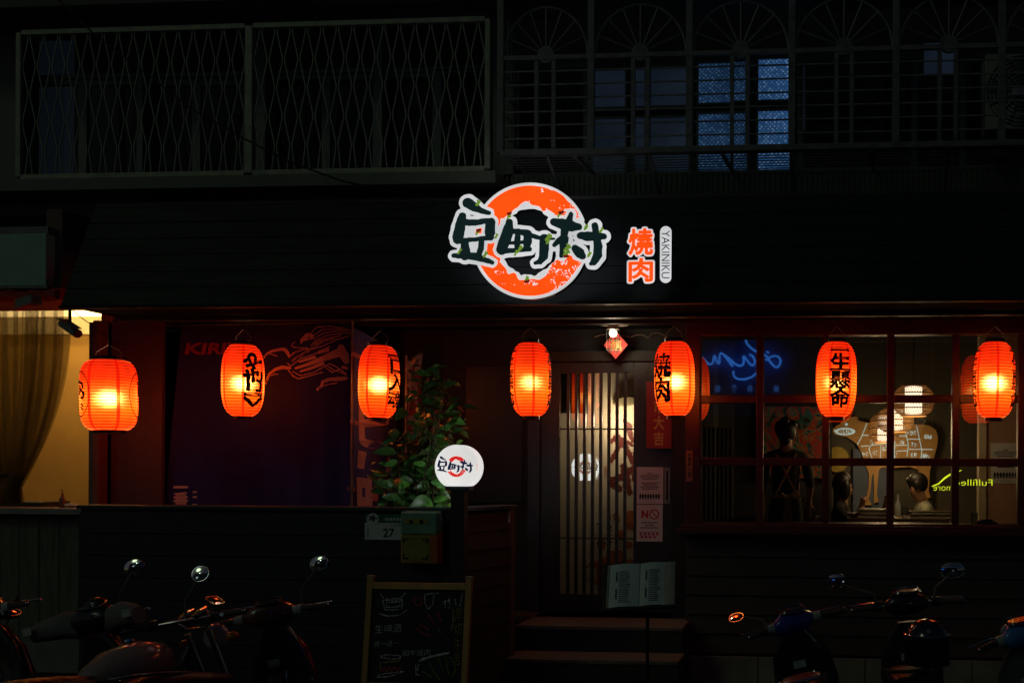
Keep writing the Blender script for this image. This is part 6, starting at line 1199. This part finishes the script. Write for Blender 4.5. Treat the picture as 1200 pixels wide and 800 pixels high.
def scooter(label, px, py, hz, rz, lean, body, inner, half=.34, steer=0.0, mirrors=(), seat_m=vinyl, square_mirror=False, mcol=blackp, windscreen=False, stick=True, dashsz=1.0, twotone=None):
    hy = .40; o = place('parked_scooter', label, px, py, hz, rz, lean, hy, 'scooters parked before the restaurant')
    wheel(o, .62, .215); wheel(o, -.58, .215)
    MB().loft([((0, -.86, .70), (.05, 0, 0), (0, 0, .04)), ((0, -.80, .66), (.13, 0, 0), (0, 0, .10)), ((0, -.55, .58), (.19, 0, 0), (0, 0, .16)), ((0, -.25, .52), (.18, 0, 0), (0, 0, .17)), ((0, -.08, .46), (.14, 0, 0), (0, 0, .14)), ((0, -.02, .42), (.10, 0, 0), (0, 0, .10))], 20, 2.6).build('rear_body', body, o, smooth=True, local=True)
    s_ = MB().loft([((0, -.84, .80), (.07, 0, 0), (0, 0, .03)), ((0, -.74, .80), (.125, 0, 0), (0, 0, .055)), ((0, -.5, .775), (.14, 0, 0), (0, 0, .06)), ((0, -.32, .735), (.135, 0, 0), (0, 0, .055)), ((0, -.14, .70), (.10, 0, 0), (0, 0, .05)), ((0, -.07, .685), (.05, 0, 0), (0, 0, .02))], 20, 2.8).build('seat', seat_m, o, smooth=True, local=True)
    MB().loft([((0, -.1, .30), (.13, 0, 0), (0, 0, .05)), ((0, .1, .28), (.16, 0, 0), (0, 0, .04)), ((0, .32, .29), (.17, 0, 0), (0, 0, .05))], 16, 4).build('floorboard', blackp, o, smooth=True, local=True)
    sh_ = [((0, .30 + .03, .30), (.185, 0, 0), (0, .035, 0)), ((0, .36, .45), (.2, 0, 0), (0, .03, 0)), ((0, .40, .62), (.205, 0, 0), (0, .028, 0)), ((0, .41, .78), (.185, 0, 0), (0, .028, 0)), ((0, .41, .88), (.13, 0, 0), (0, .035, 0)), ((0, .41, .95), (.07, 0, 0), (0, .04, 0))]
    l = MB().loft(sh_, 22, 3).build('leg_shield', inner, o, smooth=True, local=True)
    MB().box(-.06, .02, .372, .380, .70, .745).build('label_sticker', sticker, l, local=True); MB().tube([(.06, .375, .66), (.07, .35, .62), (.07, .35, .56), (.055, .365, .54)], .006, 6).build('bag_hook', chrome, l, local=True)
    MB().loft([((0, .50, .32), (.17, 0, 0), (0, .05, 0)), ((0, .50, .55), (.19, 0, 0), (0, .07, 0)), ((0, .48, .78), (.16, 0, 0), (0, .055, 0)), ((0, .46, .93), (.07, 0, 0), (0, .04, 0))], 18, 2.4).build('front_cover', twotone or body, o, smooth=True, local=True)
    MB().loft([((0, .40, .34), (.06, 0, 0), (0, 0, .02)), ((0, .52, .45), (.075, 0, 0), (0, 0, .03)), ((0, .66, .455), (.075, 0, 0), (0, 0, .03)), ((0, .80, .39), (.06, 0, 0), (0, 0, .025)), ((0, .86, .30), (.03, 0, 0), (0, 0, .015))], 14, 2.2).build('front_fender', body, o, smooth=True, local=True)
    c, s = math.cos(steer), math.sin(steer); T = bars(o, hy, hz, half, steer, stick=stick)
    q = MB(); q.loft([(T(x, -.01 + .05 * (1 - abs(x) / .15), zz), (0, d_, 0), (0, 0, h2)) for x, zz, d_, h2 in ((-.145, -.004, .03, .028), (-.125, -.002, .055, .045), (-.08, .0, .09, .072), (-.03, .004, .11, .085), (.03, .004, .11, .085), (.08, .0, .09, .072), (.125, -.002, .055, .045), (.145, -.004, .03, .028))], 18, 2.4); hc = q.build('handlebar_cover', twotone or body, o, smooth=True, local=True)
    q = MB(); q.loft([(T(0, -.015, .08), (.075 * c * dashsz, .075 * s * dashsz, 0), (-.045 * s, .045 * c * dashsz, .008)), (T(0, -.017, .092), (.066 * c * dashsz, .066 * s * dashsz, 0), (-.038 * s, .04 * c * dashsz, .007))], 22, 2.6); q.build('dash', dash_m, hc, smooth=True, local=True)
    MB().tube([T(-.08 * dashsz, -.045, .072), T(0, -.07, .07), T(.08 * dashsz, -.045, .072), T(.07 * dashsz, .03, .1), T(0, .045, .105), T(-.07 * dashsz, .03, .1)], .006, 6, closed=True).build('dash_bezel', chrome if dashsz > 1 else blackp, hc, smooth=True, local=True)
    MB().ell(T(0, .11, .015), .06, .03, .045, 16, 10).build('headlight', mat('headlight_lens', (.4, .4, .4), .1, coat=1), hc, smooth=True, local=True)
    for sx, mx_, my_, rx_, rz2, aim in mirrors: pmirror(o, mx_, my_, rx_, rz2, aim, T(sx * .19, .0, .02), 0.0, square_mirror, mcol)
    MB().loft([((0, -.87, .64), (.09, 0, 0), (0, .012, .0)), ((0, -.875, .60), (.10, 0, 0), (0, .02, 0)), ((0, -.86, .55), (.07, 0, 0), (0, .012, 0))], 14, 3).build('tail_light', redl, o, smooth=True, local=True)
    for sx in (-1, 1): MB().ell((sx * .14, -.80, .58), .03, .05, .028, 12, 8).build('turn_signal', amber, o, smooth=True, local=True)
    MB().tube([(-.11, -.55, .82), (-.13, -.72, .85), (-.10, -.88, .87), (0, -.92, .875), (.10, -.88, .87), (.13, -.72, .85), (.11, -.55, .82)], .011, 8).build('grab_rail', chrome if mcol is not blackp else blackp, o, smooth=True, local=True)
    MB().tube([(-.10, -.12, .26), (-.22, -.02, .02)], .011, 8).build('side_stand', blackp, o, local=True); MB().lathe([(.05, 0), (.06, .35), (.045, .4)], 14, (.15, -.85, .3), (0, 1, 0)).build('exhaust', greyp, o, smooth=True, local=True)
    MB().box(-.11, .11, -.9, -.89, .42, .52).build('number_plate', sticker, o, local=True); MB().bar((0, -.58, .215), (.1, -.1, .3), .08, .06).build('swing_arm', blackp, o, local=True)
    for sx in (-1, 1): MB().tube([T(sx * .16, .03, .0), T(sx * .13, .13, .04 + .02 * sx), T(sx * .06, .15, -.02), T(sx * .03, .10, -.12)], .004, 6).build('brake_cable', rubber, o, smooth=True, local=True)
    return o
LE = -R(11)
def lant(px): p = P(px, 445, -.48); return (p.x, p.y, p.z)
LAMP = (-7.5, -10.55, 5.83); PANE = lambda x, z: (x, -13, z)
scooter('dark maroon scooter with a square red gauge, between the motorcycle and the chalkboard', 318, 716, 1.03, R(-6), LE, paint('maroon_paint_gloss', (.12, .03, .032)), blackp, steer=R(22), mirrors=((1, 372, 659, 12, 9, PANE(-9.9, 4.2)),), seat_m=mat('maroon_vinyl', (.06, .02, .022), .4, bump=.2))
scooter('glossy blue scooter with a round gauge, parked under the window start', 930, 724, .99, R(3), -R(13), blackp, blackp, half=.33, steer=R(24), mirrors=((-1, 862, 720, 9, 12, lant(792)),), twotone=paint('blue_paint_gloss', (.02, .03, .35)), mcol=chrome, dashsz=1.15, seat_m=mat('brown_red_vinyl', (.16, .03, .025), .35, bump=.15))
r2 = scooter('black scooter with a helmet on its seat, under the middle window panes', 1062, 706, 1.07, R(-4), -R(5), paint('black_paint_gloss', (.012, .012, .014)), blackp, half=.36, steer=R(12), dashsz=1.2, stick=False, mirrors=((-1, 980, 682, 13, 10, (0, -13, 1)), (1, 1117, 668, 15, 9, PANE(5.5, 1.6))))
scooter('light blue scooter cut off by the photo edge, under the last window panes', 1197, 738, 1.0, R(2), -R(12), greyp, greyp, half=.33, steer=R(24), twotone=paint('sky_blue_paint', (.05, .2, .5)), mcol=chrome, dashsz=1.2)
scooter('black scooter at the end before the weathered boards, mirror catching lantern light', -18, 712, 1.04, R(-4), LE, blackp, blackp, half=.36, mirrors=((1, 10, 713, 18, 12, lant(128)),))
# scooter with grey hand muffs
mf = scooter('scooter wearing grey fabric hand muffs on both grips', 112, 722, 1.05, R(-8), LE, blackp, blackp, half=.33, mirrors=((1, 155, 664, 13, 10, (-9.5, -13, 3.2)),))
for sx in (-1, 1): MB().loft([((sx * .10, .44, 1.03), (0, .09, 0), (0, 0, .085)), ((sx * .20, .40, 1.05), (0, .085, 0), (0, 0, .08)), ((sx * .31, .36, 1.04), (0, .07, 0), (0, 0, .065)), ((sx * .37, .34, 1.03), (0, .055, 0), (0, 0, .05))], 18, 2.4).build('hand_muff', mat('grey_muff_cloth', (.2, .18, .17), .9, var=.3, bump=.4), mf, smooth=True, local=True)
MB().ell((0, .42, 1.13), .075, .06, .055, 16, 10).build('muff_centre', blackp, mf, smooth=True, local=True)
for sx in (-1, 1): MB().box(sx * .355 - .03, sx * .355 + .03, .262, .268, 1.03, 1.075).build('reflector_patch', sticker, mf, local=True)
# helmet resting on the black scooter's seat
hp = P(1086, 752, 0); 
_d = _fwd + RT * ((1086 - PPX) / FPX) + UP * ((PPY - 752) / FPX); _t = (1.0 - CAM.z) / _d.z; hc_ = CAM + _d * _t
hl = thing('helmet', 'dark glossy open-face helmet resting on the black scooter seat', 'helmet', (hc_.x, hc_.y, hc_.z - .13)); hm = mat('helmet_shell', (.02, .018, .03), .18, var=.2, coat=1.0)
q = MB(); prof = [(.001, .13), (.05, .123), (.09, .098), (.118, .055), (.128, .0), (.124, -.06), (.115, -.10), (.108, -.115)]; q.lathe(prof[::-1], 32, hc_, cap=False); q.xf(lambda v: Vector((v.x, hc_.y + (v.y - hc_.y) * 1.12, v.z))); q.build('shell', hm, hl, smooth=True)
v_ = MB(); vs = []; fs = []
for j in range(8):
    for i in range(17):
        a = R(-78 + 156 * i / 16); z = .045 - .16 * j / 7; r = .131 if z > -.02 else .128; vs.append((hc_.x + r * math.sin(a), hc_.y - r * 1.13 * math.cos(a), hc_.z + z))
        if i and j: k = (j - 1) * 17 + i; fs.append((k - 1, k, k + 17, k + 16))
v_.add(vs, fs).build('visor', mat('smoke_visor', (.006, .006, .008), .06, coat=1.0), hl, smooth=True)
MB().tube([(hc_.x + .131 * math.sin(R(a)), hc_.y - .131 * 1.13 * math.cos(R(a)), hc_.z + .05) for a in range(-80, 81, 10)], .005, 6).build('visor_rim', chrome, hl, smooth=True); MB().lathe([(.012, 0), (.012, .003)], 16, (hc_.x, hc_.y - .118, hc_.z + .078), (0, -1, .6)).build('badge', chrome, hl)
# motorcycle
mo = place('parked_motorcycle', 'dark motorcycle with a rounded tank and ribbed seat, beside the hand-muff scooter', 222, 722, 1.06, R(-17), LE, .45, None, 'motorcycle'); T = bars(mo, .45, 1.06, .36, R(18), stick=False)
wheel(mo, .68, .30, .045); wheel(mo, -.66, .29, .055)
tankm = paint('bronze_grey_tank', (.34, .24, .2))
MB().loft([((0, .28, .84), (.05, 0, 0), (0, 0, .05)), ((0, .22, .86), (.12, 0, 0), (0, 0, .10)), ((0, .08, .865), (.155, 0, 0), (0, 0, .125)), ((0, -.08, .85), (.14, 0, 0), (0, 0, .11)), ((0, -.2, .82), (.09, 0, 0), (0, 0, .07)), ((0, -.24, .81), (.05, 0, 0), (0, 0, .04))], 24, 2.4).build('tank', tankm, mo, smooth=True, local=True); MB().lathe([(.03, 0), (.028, .014)], 18, (0, .06, .99)).build('filler_cap', chrome, mo, smooth=True, local=True)
secs = []
for i in range(24): t = i / 23; y = -.2 - .62 * t; hgt = .06 + .02 * math.sin(t * 3) + (.006 if i % 2 else 0); secs.append(((0, y, .78 + .05 * t), (.10 + .04 * math.sin(min(1, t * 1.6) * 1.57) + (.004 if i % 2 else 0), 0, 0), (0, 0, hgt)))
MB().loft(secs, 20, 2.8).build('seat', vinyl, mo, smooth=True, local=True)
MB().tube([(-.30, .42, 1.055), (-.18, .5, 1.07), (-.08, .5, 1.0), (.08, .5, 1.0), (.18, .5, 1.07), (.30, .42, 1.055)], .012, 10).build('handlebar', chrome, mo, smooth=True, local=True)
for sx in (-1, 1):
    gk = MB().lathe([(.045, 0), (.048, .03), (.044, .045)], 22, (sx * .055, .50, 1.06), (0, -.5, .85)).build('gauge', blackp, mo, smooth=True, local=True); MB().lathe([(.048, .0), (.05, .006), (.044, .008)], 22, (sx * .055, .50 - .02, 1.06 + .036), (0, -.5, .85)).build('gauge_rim', chrome, gk, smooth=True, local=True)
    MB().tube([(sx * .09, .5, .98), (sx * .09, .68, .30)], .02, 10).build('fork_leg', chrome, mo, smooth=True, local=True); MB().ell((sx * .2, .56, .92), .035, .04, .03, 12, 8).build('turn_signal', amber, mo, smooth=True, local=True)
MB().ell((0, .62, .93), .085, .07, .085, 18, 12).build('headlight', _M['headlight_lens'], mo, smooth=True, local=True); MB().loft([((0, .1, .5), (.14, 0, 0), (0, 0, .17)), ((0, -.15, .48), (.14, 0, 0), (0, 0, .15))], 16, 3.5).build('engine', greyp, mo, smooth=True, local=True)
MB().tube([(0, .42, .9), (0, .3, .72), (0, -.25, .70), (0, -.66, .29)], .025, 8).tube([(0, .42, .85), (0, .3, .35), (0, -.2, .3), (0, -.66, .29)], .022, 8).build('frame', blackp, mo, smooth=True, local=True)
MB().loft([((0, -.5, .62), (.06, 0, 0), (0, 0, .015)), ((0, -.8, .68), (.07, 0, 0), (0, 0, .02)), ((0, -.95, .6), (.06, 0, 0), (0, 0, .02))], 12, 3).build('rear_fender', blackp, mo, smooth=True, local=True); MB().ell((0, -.9, .69), .06, .035, .035, 14, 8).build('tail_light', redl, mo, smooth=True, local=True); MB().tube([(-.1, -.05, .32), (-.26, .02, .02)], .012, 8).build('side_stand', blackp, mo, local=True)
pmirror(mo, 233, 671, 10.5, 10, LAMP, T(-.02, .0, .01)); pmirror(mo, 254, 700, 13, 8, lant(443), T(.14, .0, .0), 0, True)

# ------------------------------------------------------------------ across the street: what the panes and mirrors reflect
YO = -13.0
opp = thing('opposite_building', 'dark building across the street that the window panes reflect', 'building', (-3, YO - 1, 0)); ow = mat('opposite_wall', (.05, .055, .07), .8)
MB().box(-14, 10, YO - 3, YO, 0, 7.5).build('wall', ow, opp)
bl_e = emis('blue_neon', (.04, .22, .8), 2.4)
ln = thing('blue_script_sign', 'blue neon script sign across the street, mirrored in the window panes', 'neon sign', (-2, YO + .3, 3.4))
def V3(x, y): p = P(815 + x * .1188, 385 + y * .1188, -YO - .25); return (p.x, YO + .25, p.z)
sc2 = [[(60, 275), (95, 315), (140, 350), (170, 330), (185, 265), (215, 330), (235, 340), (235, 280), (250, 240), (290, 270), (365, 370)], [(350, 330), (365, 370)], [(255, 240), (320, 285), (390, 345), (440, 365), (475, 335), (470, 270), (500, 300), (535, 345), (565, 360), (585, 330), (570, 280), (530, 250)], [(492, 100), (510, 150), (560, 200), (605, 225), (650, 245), (700, 270), (740, 330), (790, 378), (825, 360), (838, 310), (815, 275), (770, 268), (725, 285), (690, 310)], [(375, 415), (375, 455), (410, 492), (490, 495), (560, 470), (610, 425), (640, 380)], [(700, 225), (725, 235)]]
q = MB()
for s in sc2:
    pts = []; 
    for i in range(len(s) - 1):
        for k in range(4): t = k / 4; p0, p1, p2, p3 = [np.array(s[max(0, min(len(s) - 1, i + j))], float) for j in (-1, 0, 1, 2)]; pts.append(tuple(.5 * ((2 * p1) + (-p0 + p2) * t + (2 * p0 - 5 * p1 + 4 * p2 - p3) * t * t + (-p0 + 3 * p1 - 3 * p2 + p3) * t ** 3)))
    pts.append(s[-1]); q.tube([V3(*p_) for p_ in pts], .024, 8)
q.build('script', bl_e, ln, smooth=True)
for chx, x in (('設', 795), ('良', 535), ('醫', 378), ('的', 215)):
    A, F = text2d(chx, W=.12, H=.145, bold=.02); c = V3(x, 590); MB().add([(c[0] - a, YO + .26, c[2] + b_) for a, b_ in A], F).build('character', emis('blue_neon_dim', (.04, .14, .5), 1.6), ln, fixn=False)
MB().box(-4.6, -.2, YO + .02, YO + .12, 3.1, 6.2).build('back_panel', mat('blue_panel', (.12, .25, .6), .5), ln)
for x, z, s in ((-9.5, 4.2, 1.0), (5.5, 1.6, 1.2)): 
    w2 = MB().box(x - .6, x + .6, YO + .0, YO + .05, z - .5, z + .5).build('window', alu, opp); 
    for dx in (-.29, .29):
        for dz in (-.24, .24): MB().box(x + dx - .26, x + dx + .26, YO + .051, YO + .06, z + dz - .21, z + dz + .21).build('pane', emis('far_lit_window', (.55, .75, .8), .9), w2)
lampo = thing('street_lamp', 'street lamp across the street, caught in the scooter mirrors', 'street lamp', (-7.5, YO + 1.2, 0)); MB().tube([(-7.5, YO + 1.2, 0), (-7.5, YO + 1.2, 5.6), (-7.5, YO + 1.8, 5.9), (-7.5, YO + 2.4, 5.9)], .05, 10).build('pole', dk_steel, lampo, smooth=True); MB().loft([((-7.5, YO + 2.0, 5.9), (.10, 0, 0), (0, 0, .05)), ((-7.5, YO + 2.7, 5.88), (.14, 0, 0), (0, 0, .05))], 12, 3).build('head', greyp, lampo, smooth=True); MB().ell((-7.5, YO + 2.45, 5.83), .12, .25, .05, 16, 8).build('lens', emis('street_lamp_lens', (.75, 1, .8), 22), lampo, smooth=True)
